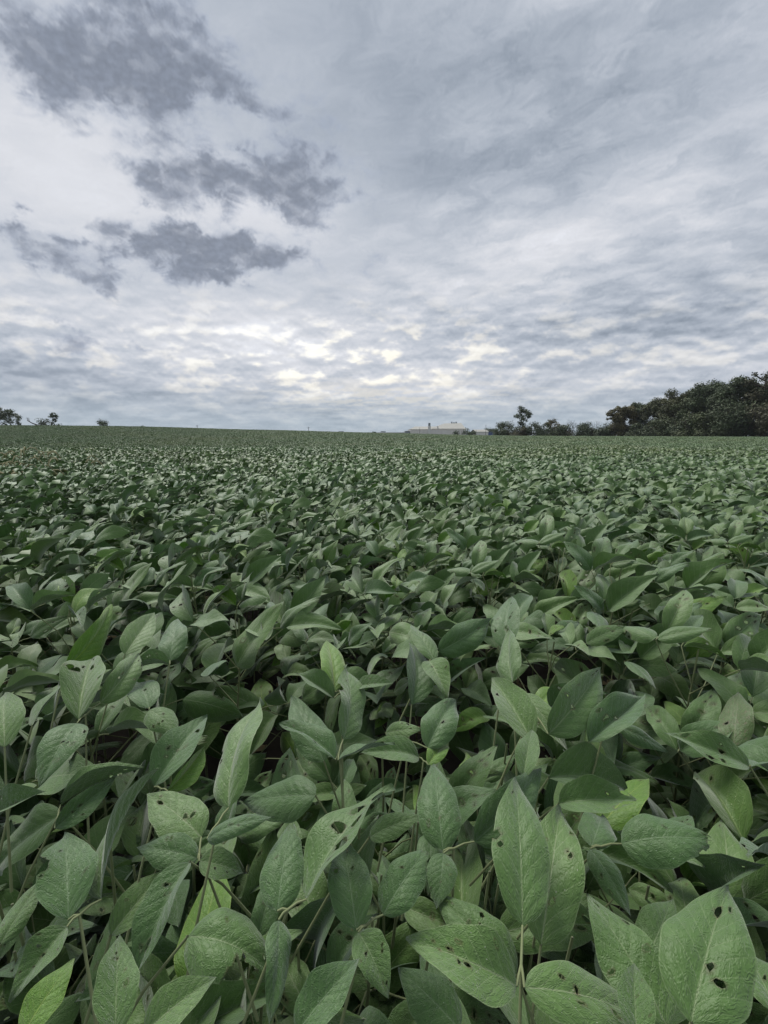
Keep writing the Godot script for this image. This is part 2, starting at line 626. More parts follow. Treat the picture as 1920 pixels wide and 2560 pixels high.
func in_field(x: float, z: float) -> bool:
	return z > -198.0 and z < 30.0 and x < 97.0 + 2.0 * sin(z * 0.05) and x > -260.0


func build_ground():
	var soil := StandardMaterial3D.new()
	soil.resource_name = "soil"
	soil.vertex_color_use_as_albedo = true
	soil.roughness = 0.95
	var nt := NoiseTexture2D.new()
	nt.width = 512
	nt.height = 512
	nt.seamless = true
	nt.noise = fractal(8, 0.02, 5, 0.6)
	var ramp := Gradient.new()
	ramp.set_color(0, Color(0.55, 0.55, 0.55))
	ramp.set_color(1, Color(1, 1, 1))
	nt.color_ramp = ramp
	soil.albedo_texture = nt
	soil.uv1_triplanar = true
	soil.uv1_world_triplanar = true
	soil.uv1_scale = Vector3(0.7, 0.7, 0.7)
	var xs := []
	for k in range(-46, 47):
		xs.append(signf(k) * (absf(k) * 2.0 + pow(absf(k) / 46.0, 5.0) * 3500.0))
	var zs := []
	for k in range(-12, 80):
		zs.append(-(k * 2.5 + pow(maxf(0.0, k - 20.0) / 60.0, 6.0) * 4500.0))
	var b := Buf.new()
	b.colored = true
	for z in zs:
		for x in xs:
			var e := 2.0
			var nn := Vector3(land(x - e, z) - land(x + e, z), 2.0 * e, land(x, z - e) - land(x, z + e)).normalized()
			var col := Color(0.036, 0.031, 0.023) if in_field(x, z) else Color(0.10, 0.12, 0.045)
			b.vert(Vector3(x, land(x, z), z), nn, Vector2(x, z), col)
	var row := xs.size()
	for i in zs.size() - 1:
		for j in row - 1:
			var a := i * row + j
			b.tri(a, a + row, a + 1)
			b.tri(a + 1, a + row, a + row + 1)
	var o := part("ground", b.mesh(), soil, self)
	o.set_meta("kind", "structure")


# ---------------------------------------------------------------- plants

const WIND := Vector3(0.88, 0.0, -0.34)
const FACING := Vector3(-0.10, 0.0, 0.42)     # the blades lean their faces this way
var blades: Array = []         # leaflets seen close
var mid_blades: Array = []
var low_blades: Array = []
var plans: Array = []          # how a plant grows: stem, leaves, leaflets
var near_models: Array = []
var mid_models: Array = []


func heading(az: float, up: float) -> Vector3:
	return Vector3(sin(az) * cos(up), sin(up), -cos(az) * cos(up))


func toward(v: Vector3) -> float:
	return atan2(v.x, -v.z)


# One leaf of three leaflets on its stalk. join is where the leaflets meet, az where the end leaflet points.
func plan_leaf(from: Vector3, join: Vector3, az: float, size: float, r: RandomNumberGenerator, droop := 0.0) -> Dictionary:
	var mid := (from + join) * 0.5 + Vector3(0, 0.012, 0) + heading(r.randf() * TAU, 0.0) * 0.01
	var out := heading(az, r.randf_range(0.1, 0.5))
	var stalk := join + out * (0.020 + 0.018 * r.randf()) * size / 0.1
	var leaf := {"stalk": [from, mid, join], "rachis": [join, (join + stalk) * 0.5 + Vector3(0, 0.002, 0), stalk], "leaflets": []}
	for k in 3:
		var a: float = az + [0.0, -1.0, 1.0][k] * r.randf_range(0.95, 1.5) + r.randf_range(-0.15, 0.15)
		var pitch := r.randfn(0.46 if k == 0 else 0.30, 0.25) - droop
		var l := size * (r.randf_range(0.95, 1.12) if k == 0 else r.randf_range(0.82, 1.0))
		var dir := heading(a, clampf(pitch, -1.1, 1.15))
		var base: Vector3 = stalk if k == 0 else join + dir * 0.004
		var across := dir.cross(Vector3.UP).normalized()
		var up := (Vector3.UP + across * r.randfn(0.0, 0.28) + FACING).normalized()
		leaf.leaflets.append({"base": base, "tip": base + dir * l, "up": up, "w": l * r.randf_range(0.36, 0.48), "style": r.randi() % 100, "mat": pick_mat(r)})
	return leaf


func pick_mat(r: RandomNumberGenerator) -> int:
	var q := r.randf()
	return 0 if q < 0.34 else 1 if q < 0.58 else 2 if q < 0.78 else 5 if q < 0.93 else 3 if q < 0.965 else 4


func plan_plant(hgt: float, count: int, r: RandomNumberGenerator, low := false) -> Dictionary:
	var lean := heading(r.randf() * TAU, 0.0) * r.randf_range(0.0, 0.05) + WIND * 0.03
	var stem := []
	for k in 7:
		var q := k / 6.0
		stem.append(Vector3(lean.x * q * q, hgt * 0.94 * q, lean.z * q * q) + heading(k * 2.6, 0.0) * 0.006 * q)
	var leaves := []
	for k in count:
		var q := 1.0 - 0.68 * pow(float(k) / count, 1.15)
		var at := q * 0.9
		var from := Vector3(lean.x * at * at, hgt * 0.94 * at, lean.z * at * at)
		var az := k * 2.4 + r.randf_range(-0.4, 0.4)
		var reach := lerpf(0.07, 0.19, minf(1.0, (k + 0.6) / 4.0)) * r.randf_range(0.85, 1.2)
		var rise := r.randf_range(0.75, 1.1) if k < 3 else r.randf_range(0.35, 0.9)
		var join := from + heading(az, rise) * reach
		join.y = minf(join.y, hgt * 1.02 + r.randf_range(-0.05, 0.03))
		# end leaflets swing round with the wind
		var face := (heading(az, 0.0) * 0.48 + WIND * (1.0 if k < 6 else 0.45)).normalized()
		var size := lerpf(0.082, 0.144, minf(1.0, (k + 0.5) / 3.0)) * r.randf_range(0.88, 1.14)
		var leaf := plan_leaf(from, join, toward(face) + r.randf_range(-0.35, 0.35), size, r, 0.0 if k < 7 else 0.25)
		if k == 0 and not low:
			for lf in leaf.leaflets:
				if r.randf() < 0.2:
					lf.mat = 3
		leaves.append(leaf)
	return {"stem": stem, "leaves": leaves, "height": hgt}


func build_models():
	var r := RandomNumberGenerator.new()
	r.seed = 4242
	for k in 18:
		var o := leaf_style([0, 1, 1, 1, 0, 2, 0, 1, 3, 0, 1, 2, 5, 0, 1, 3, 2, 0][k], r)
		if k % 4 == 1:
			o.fold = 0.55
		var near := blade(16, 8, o)
		blades.append(near.mesh())
		o.quilt = 0.0
		mid_blades.append(blade(8, 4, o))
		o.holes = []
		o.erase("cut")
		low_blades.append(blade(4, 2, o))
	for k in 14:
		plans.append(plan_plant(r.randf_range(0.80, 0.90), 13, r))
	for k in 14:
		near_models.append(near_plant(plans[k]))
		mid_models.append(mid_plant(plans[k]))


func stem_buf(plan: Dictionary, sides: int) -> Buf:
	var b := Buf.new()
	b.tube(plan.stem, 0.0042, 0.0018, sides)
	return b


func near_plant(plan: Dictionary) -> Node3D:
	var o := Node3D.new()
	part("stem", stem_buf(plan, 6).mesh(), stem_mat, o)
	for leaf in plan.leaves:
		var b := Buf.new()
		b.tube(leaf.stalk, 0.0016, 0.0011, 5, false)
		b.tube(leaf.rachis, 0.0012, 0.0009, 4, false)
		var p := part("leaf", b.mesh(), stem_mat, o)
		for lf in leaf.leaflets:
			part("leaflet", blades[lf.style % 18], leaf_mats[lf.mat], p, leaf_frame(lf.base, lf.tip, lf.up, lf.w))
	return o


func mid_plant(plan: Dictionary) -> Node3D:
	var o := Node3D.new()
	part("stem", stem_buf(plan, 4).mesh(), stem_mat, o)
	for leaf in plan.leaves:
		var b := Buf.new()
		b.tube(leaf.stalk, 0.0017, 0.0011, 3, false)
		for lf in leaf.leaflets:
			b.add(mid_blades[lf.style % 18], leaf_frame(lf.base, lf.tip, lf.up, lf.w))
		part("leaf", b.mesh(), leaf_mats[leaf.leaflets[0].mat], o)
	return o


func low_plant(plan: Dictionary, leaves: int) -> Buf:
	var b := Buf.new()
	for k in mini(leaves, plan.leaves.size()):
		for lf in plan.leaves[k].leaflets:
			b.add(low_blades[lf.style % 18], leaf_frame(lf.base, lf.tip, lf.up, lf.w))
	return b


func tile(side: float, plants: int, leaves: int, r: RandomNumberGenerator) -> ArrayMesh:
	var b := Buf.new()
	var n := int(sqrt(float(plants)))
	for i in n:
		for j in n:
			var at := Vector3((i + r.randf()) / n - 0.5, 0, (j + r.randf()) / n - 0.5) * side
			at.y = r.randf_range(-0.05, 0.03)
			b.add(low_plant(plans[r.randi() % plans.size()], leaves), Transform3D(Basis(Vector3.UP, r.randf_range(-0.4, 0.4)), at))
	return b.mesh()


# greener and browner patches of the crop, laid out over the whole land by noise alone (the photograph shows such patches)
func crop_tint(x: float, z: float, r: RandomNumberGenerator) -> Color:
	var n: float = grain.get_noise_2d(x * 0.035 + 9.0, z * 0.055)
	var m: float = grain.get_noise_2d(x * 0.16 + 40.0, z * 0.22)
	var ripe := clampf(0.16 + n * 1.1 + m * 0.7, 0.0, 1.0)
	var tall: float = grain.get_noise_2d(x * 0.08 + 200.0, z * 0.3)
	var base := Vector3(1.04, 1.04, 1.04) * (1.0 + 0.16 * tall)
	base = base.lerp(Vector3(1.48, 1.06, 0.70), ripe * 0.95) * r.randf_range(0.90, 1.10)
	if r.randf() < 0.015:
		base = Vector3(1.5, 1.1, 0.8)
	return Color(base.x, base.y, base.z) / 1.5


func scatter(called: String, meshes: Array, places: Array, parent: Node) -> void:
	var lists := []
	for m in meshes:
		lists.append([])
	for k in places.size():
		lists[k % meshes.size()].append(places[k])
	for k in meshes.size():
		var mm := MultiMesh.new()
		mm.transform_format = MultiMesh.TRANSFORM_3D
		mm.use_colors = true
		mm.mesh = meshes[k]
		mm.instance_count = lists[k].size()
		for i in lists[k].size():
			mm.set_instance_transform(i, lists[k][i][0])
			mm.set_instance_color(i, lists[k][i][1])
		var o := MultiMeshInstance3D.new()
		o.name = called
		o.multimesh = mm
		o.material_override = field_mat
		parent.add_child(o, true)


var front_spots: Array = []


func build_field():
	build_models()
	var r := RandomNumberGenerator.new()
	r.seed = 909
	var field := Node3D.new()
	field.name = "soybean_field"
	add_child(field)
	field.set_meta("kind", "stuff")
	field.set_meta("label", "dense green soybean field running back to the horizon behind the front plants")
	field.set_meta("category", "crop field")
	# single plants out to 26 m
	var near := []
	var cell := 0.265
	for i in range(-110, 111):
		for j in range(-11, 100):
			var x := (i + r.randf_range(0.05, 0.95)) * cell
			var z := -(j + r.randf_range(0.05, 0.95)) * cell
			if -z < 0.25 and absf(x) > 2.2:
				continue
			if absf(x) > -z * 0.98 + 2.4:
				continue
			near.append(Vector2(x, z))
	near.sort_custom(func(a, b): return a.length() < b.length())
	var loose := []
	for p in near:
		if p.length() < 0.52 or (p.y < 0.12 and p.length() < 1.02 and absf(p.x) < -p.y * 1.0 + 0.32):
			continue                                     # the front plants stand here
		var seen: bool = p.y < -0.3 and absf(p.x) < -p.y * 0.86 + 0.12
		if seen and front_spots.size() < 222:
			front_spots.append(p)
		else:
			loose.append(p)
	var close := []
	for k in 5:
		var b := Buf.new()
		for leaf in plans[k].leaves:
			for lf in leaf.leaflets:
				b.add(mid_blades[lf.style % 18], leaf_frame(lf.base, lf.tip, lf.up, lf.w))
		close.append(b.mesh())
	var low := []
	for k in 7:
		low.append(low_plant(plans[k], 12).mesh())
	var places := []
	var near_places := []
	for p in loose:
		var t := Transform3D(Basis(Vector3.UP, r.randf_range(-0.5, 0.5)).scaled(Vector3.ONE * r.randf_range(0.9, 1.1)), Vector3(p.x, land(p.x, p.y), p.y))
		(near_places if p.length() < 3.0 else places).append([t, crop_tint(p.x, p.y, r)])
	scatter("crop_plants", close, near_places, field)
	scatter("crop_plants", low, places, field)
	# square metres of crop out to 75 m, then larger pieces
	for ring in [[26.0, 75.0, 1.0, 12, 7], [75.0, 200.0, 2.0, 36, 5]]:
		var tiles := []
		for k in 4:
			tiles.append(tile(ring[2], ring[3], ring[4], r))
		places = []
		var step: float = ring[2] * 0.88
		var z: float = -ring[0]
		while z > -ring[1]:
			var half := -z * 0.98 + 6.0
			var x := -half + r.randf() * step
			while x < half:
				if in_field(x, z):
					var t := Transform3D(Basis(Vector3.UP, r.randf_range(-0.2, 0.2)).scaled(Vector3(1.0, r.randf_range(0.92, 1.12), 1.0)), Vector3(x, land(x, z), z) + Vector3(r.randf_range(-0.3, 0.3), 0, r.randf_range(-0.4, 0.4)) * ring[2])
					places.append([t, crop_tint(x, z, r)])
				x += step
			z -= step
		scatter("crop_rows", tiles, places, field)


# ---------------------------------------------------------------- the plants in front, leaflet by leaflet

# for each leaf its leaflets: base, tip, upward direction, width, what insects have left
const FRONT_LEAVES := [
	[[Vector3(0.129, 0.850, -0.361), Vector3(0.163, 0.885, -0.509), Vector3(0.042, 0.971, 0.237), 0.067, 11], [Vector3(0.110, 0.850, -0.313), Vector3(0.019, 0.871, -0.334), Vector3(0.135, 0.927, 0.349), 0.055, 1], [Vector3(0.116, 0.850, -0.312), Vector3(0.226, 0.810, -0.315), Vector3(0.339, 0.908, 0.246), 0.048, 1]],
	[[Vector3(0.156, 0.800, -0.382), Vector3(0.227, 0.835, -0.522), Vector3(0.065, 0.960, 0.273), 0.074, 1]],
	[[Vector3(0.233, 0.860, -0.282), Vector3(0.324, 0.882, -0.370), Vector3(-0.139, 0.984, 0.107), 0.074, 7]],
	[[Vector3(0.295, 0.800, -0.498), Vector3(0.399, 0.823, -0.480), Vector3(-0.257, 0.917, 0.306), 0.069, 3], [Vector3(0.253, 0.800, -0.491), Vector3(0.273, 0.776, -0.430), Vector3(-0.107, 0.910, 0.401), 0.035, 1], [Vector3(0.256, 0.800, -0.494), Vector3(0.308, 0.769, -0.574), Vector3(0.262, 0.946, -0.191), 0.051, 0]],
	[[Vector3(0.221, 0.840, -0.516), Vector3(0.316, 0.861, -0.496), Vector3(-0.283, 0.861, 0.423), 0.048, 8]],
	[[Vector3(0.244, 0.800, -0.610), Vector3(0.379, 0.755, -0.641), Vector3(0.373, 0.849, 0.374), 0.077, 0]],
	[[Vector3(0.068, 0.830, -0.459), Vector3(0.069, 0.853, -0.573), Vector3(-0.102, 0.975, 0.197), 0.060, 1], [Vector3(0.106, 0.830, -0.471), Vector3(0.210, 0.859, -0.556), Vector3(0.347, 0.669, 0.658), 0.060, 0], [Vector3(0.068, 0.830, -0.456), Vector3(0.055, 0.811, -0.409), Vector3(-0.017, 0.933, 0.360), 0.038, 1]],
	[[Vector3(-0.001, 0.840, -0.379), Vector3(0.049, 0.857, -0.438), Vector3(0.012, 0.959, 0.284), 0.045, 3], [Vector3(-0.026, 0.840, -0.365), Vector3(-0.047, 0.856, -0.447), Vector3(-0.062, 0.976, 0.209), 0.049, 0], [Vector3(-0.024, 0.840, -0.363), Vector3(0.004, 0.822, -0.323), Vector3(0.117, 0.933, 0.340), 0.037, 1]],
	[[Vector3(-0.075, 0.860, -0.377), Vector3(0.012, 0.891, -0.485), Vector3(-0.496, 0.854, -0.160), 0.063, 9], [Vector3(-0.100, 0.860, -0.366), Vector3(-0.103, 0.877, -0.453), Vector3(0.117, 0.975, 0.188), 0.049, 3], [Vector3(-0.097, 0.860, -0.358), Vector3(-0.092, 0.834, -0.298), Vector3(0.537, 0.791, 0.294), 0.029, 0]],
	[[Vector3(-0.183, 0.840, -0.359), Vector3(-0.099, 0.805, -0.351), Vector3(0.342, 0.895, 0.286), 0.066, 4]],
	[[Vector3(-0.179, 0.860, -0.276), Vector3(-0.134, 0.872, -0.304), Vector3(-0.003, 0.923, 0.384), 0.034, 0], [Vector3(-0.200, 0.860, -0.275), Vector3(-0.230, 0.873, -0.335), Vector3(0.202, 0.973, 0.111), 0.036, 0]],
	[[Vector3(-0.269, 0.860, -0.276), Vector3(-0.260, 0.867, -0.322), Vector3(0.203, 0.959, 0.197), 0.031, 6]],
	[[Vector3(-0.291, 0.860, -0.358), Vector3(-0.346, 0.875, -0.435), Vector3(0.165, 0.983, 0.074), 0.057, 5], [Vector3(-0.272, 0.860, -0.377), Vector3(-0.282, 0.891, -0.516), Vector3(-0.791, 0.581, 0.191), 0.063, 0], [Vector3(-0.288, 0.860, -0.352), Vector3(-0.308, 0.841, -0.308), Vector3(0.074, 0.902, 0.425), 0.033, 1]],
	[[Vector3(-0.352, 0.840, -0.352), Vector3(-0.352, 0.851, -0.407), Vector3(0.284, 0.940, 0.186), 0.027, 0]],
	[[Vector3(-0.178, 0.880, -0.465), Vector3(-0.179, 0.916, -0.625), Vector3(-0.421, 0.885, 0.200), 0.072, 11], [Vector3(-0.187, 0.880, -0.424), Vector3(-0.119, 0.894, -0.438), Vector3(-0.112, 0.912, 0.395), 0.028, 1]],
	[[Vector3(-0.217, 0.830, -0.477), Vector3(-0.304, 0.848, -0.524), Vector3(0.078, 0.972, 0.221), 0.067, 7], [Vector3(-0.210, 0.830, -0.449), Vector3(-0.279, 0.843, -0.451), Vector3(0.168, 0.900, 0.401), 0.045, 1], [Vector3(-0.207, 0.830, -0.446), Vector3(-0.160, 0.809, -0.451), Vector3(0.404, 0.865, 0.299), 0.038, 0]],
	[[Vector3(-0.212, 0.840, -0.435), Vector3(-0.230, 0.804, -0.348), Vector3(-0.282, 0.908, 0.309), 0.042, 7]],
	[[Vector3(-0.266, 0.820, -0.375), Vector3(-0.237, 0.832, -0.434), Vector3(0.216, 0.930, 0.296), 0.034, 1]],
	[[Vector3(-0.100, 0.780, -0.598), Vector3(-0.223, 0.724, -0.648), Vector3(-0.481, 0.842, 0.246), 0.074, 10]],
	[[Vector3(-0.060, 0.860, -0.614), Vector3(-0.069, 0.899, -0.761), Vector3(0.783, 0.611, 0.116), 0.067, 5], [Vector3(-0.067, 0.860, -0.571), Vector3(-0.155, 0.882, -0.620), Vector3(0.277, 0.959, -0.064), 0.046, 0], [Vector3(-0.063, 0.860, -0.570), Vector3(0.015, 0.878, -0.580), Vector3(-0.250, 0.923, -0.291), 0.036, 1]],
	[[Vector3(-0.083, 0.880, -0.707), Vector3(-0.111, 0.911, -0.839), Vector3(0.542, 0.837, 0.077), 0.061, 6], [Vector3(-0.081, 0.880, -0.689), Vector3(-0.151, 0.900, -0.734), Vector3(-0.002, 0.912, 0.410), 0.037, 0], [Vector3(-0.045, 0.880, -0.724), Vector3(0.015, 0.906, -0.690), Vector3(-0.505, 0.823, 0.259), 0.032, 1]],
	[[Vector3(0.246, 0.860, -0.626), Vector3(0.368, 0.914, -0.728), Vector3(0.293, 0.655, 0.697), 0.074, 1], [Vector3(0.237, 0.860, -0.734), Vector3(0.285, 0.818, -0.639), Vector3(-0.143, 0.873, 0.465), 0.049, 0]],
	[[Vector3(0.304, 0.850, -0.621), Vector3(0.426, 0.882, -0.695), Vector3(-0.013, 0.928, 0.372), 0.059, 1], [Vector3(0.367, 0.850, -0.658), Vector3(0.435, 0.822, -0.637), Vector3(0.173, 0.824, 0.539), 0.034, 1]],
	[[Vector3(0.216, 0.860, -0.608), Vector3(0.184, 0.894, -0.730), Vector3(-0.240, 0.918, 0.316), 0.061, 1], [Vector3(0.182, 0.860, -0.537), Vector3(0.215, 0.879, -0.610), Vector3(-0.055, 0.972, 0.230), 0.035, 0]],
	[[Vector3(0.493, 0.860, -0.557), Vector3(0.403, 0.880, -0.601), Vector3(-0.061, 0.853, 0.518), 0.048, 2], [Vector3(0.494, 0.860, -0.557), Vector3(0.555, 0.824, -0.586), Vector3(0.146, 0.749, -0.647), 0.034, 0]],
	[[Vector3(0.227, 0.870, -0.754), Vector3(0.257, 0.911, -0.887), Vector3(-0.721, 0.691, 0.051), 0.063, 11]],
	[[Vector3(0.250, 0.870, -0.883), Vector3(0.301, 0.930, -1.032), Vector3(-0.465, 0.864, 0.191), 0.074, 1]],
	[[Vector3(0.110, 0.870, -0.873), Vector3(0.237, 0.905, -0.961), Vector3(0.424, 0.452, 0.785), 0.070, 0], [Vector3(0.098, 0.870, -0.837), Vector3(0.058, 0.898, -0.945), Vector3(-0.061, 0.959, 0.276), 0.048, 1], [Vector3(0.087, 0.870, -0.834), Vector3(0.115, 0.839, -0.757), Vector3(0.001, 0.925, 0.380), 0.056, 1]],
	[[Vector3(0.050, 0.820, -0.766), Vector3(0.054, 0.865, -0.925), Vector3(0.533, 0.810, 0.245), 0.073, 0]],
	[[Vector3(-0.516, 0.870, -0.859), Vector3(-0.516, 0.909, -0.986), Vector3(0.387, 0.883, 0.266), 0.063, 0]],
	[[Vector3(-0.415, 0.870, -0.834), Vector3(-0.452, 0.905, -0.961), Vector3(0.174, 0.961, 0.216), 0.060, 1], [Vector3(-0.409, 0.870, -0.821), Vector3(-0.484, 0.857, -0.818), Vector3(-0.160, 0.980, 0.116), 0.033, 0]],
	[[Vector3(-0.612, 0.860, -0.825), Vector3(-0.605, 0.932, -0.975), Vector3(0.987, 0.122, 0.104), 0.073, 6]],
	[[Vector3(-0.541, 0.860, -0.646), Vector3(-0.538, 0.891, -0.784), Vector3(-0.634, 0.757, 0.157), 0.062, 0]],
	[[Vector3(-0.480, 0.860, -0.661), Vector3(-0.539, 0.894, -0.797), Vector3(0.198, 0.968, 0.155), 0.071, 2], [Vector3(-0.474, 0.860, -0.708), Vector3(-0.471, 0.888, -0.832), Vector3(0.879, 0.459, 0.131), 0.056, 0], [Vector3(-0.477, 0.860, -0.653), Vector3(-0.471, 0.827, -0.559), Vector3(0.178, 0.933, 0.313), 0.067, 1]],
	[[Vector3(-0.543, 0.860, -0.596), Vector3(-0.609, 0.893, -0.682), Vector3(0.276, 0.949, 0.151), 0.056, 0]],
	[[Vector3(-0.402, 0.840, -0.724), Vector3(-0.470, 0.837, -0.814), Vector3(-0.051, 0.999, 0.009), 0.058, 1], [Vector3(-0.400, 0.840, -0.720), Vector3(-0.338, 0.814, -0.687), Vector3(0.178, 0.907, 0.382), 0.053, 0]],
	[[Vector3(-0.444, 0.800, -0.559), Vector3(-0.351, 0.820, -0.607), Vector3(-0.266, 0.958, -0.105), 0.047, 1], [Vector3(-0.425, 0.800, -0.521), Vector3(-0.385, 0.817, -0.591), Vector3(0.591, 0.644, 0.485), 0.036, 0]],
	[[Vector3(-0.493, 0.820, -0.517), Vector3(-0.427, 0.858, -0.516), Vector3(-0.460, 0.798, 0.389), 0.038, 0]],
	[[Vector3(-0.466, 0.760, -0.586), Vector3(-0.575, 0.667, -0.578), Vector3(-0.552, 0.685, 0.476), 0.077, 10]],
	[[Vector3(-0.312, 0.830, -0.557), Vector3(-0.283, 0.858, -0.676), Vector3(0.215, 0.937, 0.275), 0.061, 0], [Vector3(-0.290, 0.830, -0.549), Vector3(-0.267, 0.845, -0.620), Vector3(0.818, 0.449, 0.358), 0.033, 6]],
	[[Vector3(-0.095, 0.790, -0.657), Vector3(-0.171, 0.829, -0.780), Vector3(-0.020, 0.950, 0.310), 0.068, 10]],
	[[Vector3(0.065, 0.840, -0.622), Vector3(0.122, 0.861, -0.716), Vector3(0.107, 0.954, 0.281), 0.061, 0], [Vector3(0.002, 0.840, -0.657), Vector3(0.060, 0.853, -0.648), Vector3(-0.260, 0.816, 0.516), 0.033, 0]],
	[[Vector3(0.064, 0.830, -0.599), Vector3(0.103, 0.820, -0.661), Vector3(0.248, 0.969, 0.002), 0.031, 6], [Vector3(0.052, 0.830, -0.615), Vector3(-0.035, 0.849, -0.599), Vector3(0.260, 0.913, 0.315), 0.049, 1]],
	[[Vector3(-0.019, 0.790, -0.517), Vector3(0.052, 0.806, -0.535), Vector3(-0.099, 0.897, 0.431), 0.035, 0]],
	[[Vector3(-0.067, 0.850, -0.282), Vector3(-0.020, 0.864, -0.324), Vector3(-0.047, 0.961, 0.271), 0.037, 0]],
	[[Vector3(0.070, 0.760, -0.341), Vector3(0.014, 0.773, -0.382), Vector3(0.013, 0.959, 0.284), 0.051, 10]],
	[[Vector3(0.127, 0.790, -0.363), Vector3(0.055, 0.811, -0.424), Vector3(-0.015, 0.938, 0.346), 0.055, 1]],
	[[Vector3(0.243, 0.800, -0.319), Vector3(0.215, 0.821, -0.417), Vector3(-0.116, 0.963, 0.244), 0.069, 1]],
	[[Vector3(0.196, 0.840, -0.286), Vector3(0.217, 0.849, -0.331), Vector3(-0.086, 0.983, 0.164), 0.031, 1]],
	[[Vector3(0.272, 0.760, -0.397), Vector3(0.332, 0.775, -0.451), Vector3(-0.067, 0.976, 0.205), 0.049, 10]],
	[[Vector3(0.344, 0.800, -0.327), Vector3(0.377, 0.763, -0.404), Vector3(0.017, 0.904, -0.427), 0.046, 7]],
	[[Vector3(0.421, 0.850, -0.429), Vector3(0.362, 0.883, -0.400), Vector3(0.029, 0.687, -0.726), 0.032, 8]],
]

const FRONT_LABELS := [
	"big upright leaflet with bitten left edge above two broad side leaflets, front right",
	"grey green leaflet with white scarred tip, just behind the big upright front leaflet",
	"broad wrinkled leaf with two pairs of holes in the bottom right corner",
	"trifoliate leaf pointing right with a notched tip, above the two-holed corner leaf",
	"pale green leaf torn off at its right end, before a dark gap",
	"smooth bluish green leaf lying behind the torn pale leaf on the right",
	"three leaflets on a forked stalk just left of the big upright leaflet",
	"ragged leaflet with withered shreds at its tip, lower middle of the field edge",
	"long arched leaflet riddled with holes beside a ragged upright one, lower middle",
	"large drooping leaf, big bite out of its lower edge, bottom left of middle",
	"two plain leaflets standing up at the bottom edge, under the big bitten leaf",
	"yellow green leaflet lit from behind in the bottom left corner",
	"upright leaflet bitten in its left side, lower left, narrow leaflet beside it",
	"narrow slanting leaflet at the left picture edge, beside the side-bitten leaflet",
	"tall pale upright wrinkled leaflet left of the middle, with small side leaflet",
	"round leaflet with two slits above a dark trifoliate, left of middle",
	"hanging narrow leaflet with a bite in its side, pointing to the bottom left",
	"folded slanting leaflet between the side-bitten and the hanging leaflets",
	"dull dark leaflet pointing left, shaded below the tall pale one",
	"upright leaflet bitten from both sides at mid-length over two slim side leaflets",
	"bright yellow green young leaflet standing upright near the middle of the picture",
	"big ribbed leaflet pointing up right, right of middle, before bare stalks",
	"broad smooth leaflet pointing up right, beside the big ribbed one",
	"wrinkled leaflet leaning left, left of the big ribbed leaflet",
	"flat leaf full of large holes on a thick stalk at the right edge",
	"small upright oval leaflet in front of a taller one, right of middle",
	"tall oval leaflet with specked margin, behind the small upright oval one",
	"three leaflets fanned out from one joint just right of the middle",
	"dark leaflet with plain margin directly under the fanned-out three",
	"oval leaflet leaning right among the second row, left side",
	"three-cornered leaflet beside a pale sideways one, second row left",
	"thin edge-on leaflet bowing right over the second row, far left",
	"long pale leaflet arching right at the left, lying over dark leaves",
	"leaf with torn holes over a smooth broad leaflet pointing down, left edge",
	"oval leaflet cut off by the left picture edge",
	"two small leaflets, one up, one down right, left of tall pale leaflet",
	"long flat leaflet reaching right over a shaded one, lower left",
	"rounded leaflet with its tip toward the middle, at the left edge",
	"large dark leaf hanging into the shade in the lower left",
	"tall leaflet, glowing narrow fold beside it, left of the tall pale leaflet",
	"large shaded leaflet behind the both-sides-bitten one",
	"wide ribbed leaflet behind small folded ones, middle of the front rows",
	"folded light green leaflet over a flat dull one, right of hole-riddled leaf",
	"lone leaflet pointing right in the gap above the hole-riddled leaf",
	"upright leaflet cut off by the bottom edge, left of the middle",
	"dark leaf in the shade at the bottom edge, middle",
	"wide leaf mostly hidden behind the big upright leaflet and its side leaflet",
	"long broad leaf with slits running down right of the big upright leaflet",
	"small pointed leaflet standing at the bottom edge, left of the corner leaf",
	"dark leaflet in the shade between the broad slit leaf and the corner leaf",
	"leaf with two holes cut off at the right picture edge, bottom",
	"pale torn leaf end reaching in from the right edge over the dark gap",
]

const LEAFLET_LOOKS := {2: "leaflet full of large holes", 3: "leaflet with a ragged eaten tip", 4: "leaflet with a big bite out of its edge", 5: "leaflet bitten in its side", 6: "bright yellow green leaflet", 7: "leaflet with paired holes", 8: "leaflet torn off at its end", 9: "leaflet riddled with holes along its midrib"}


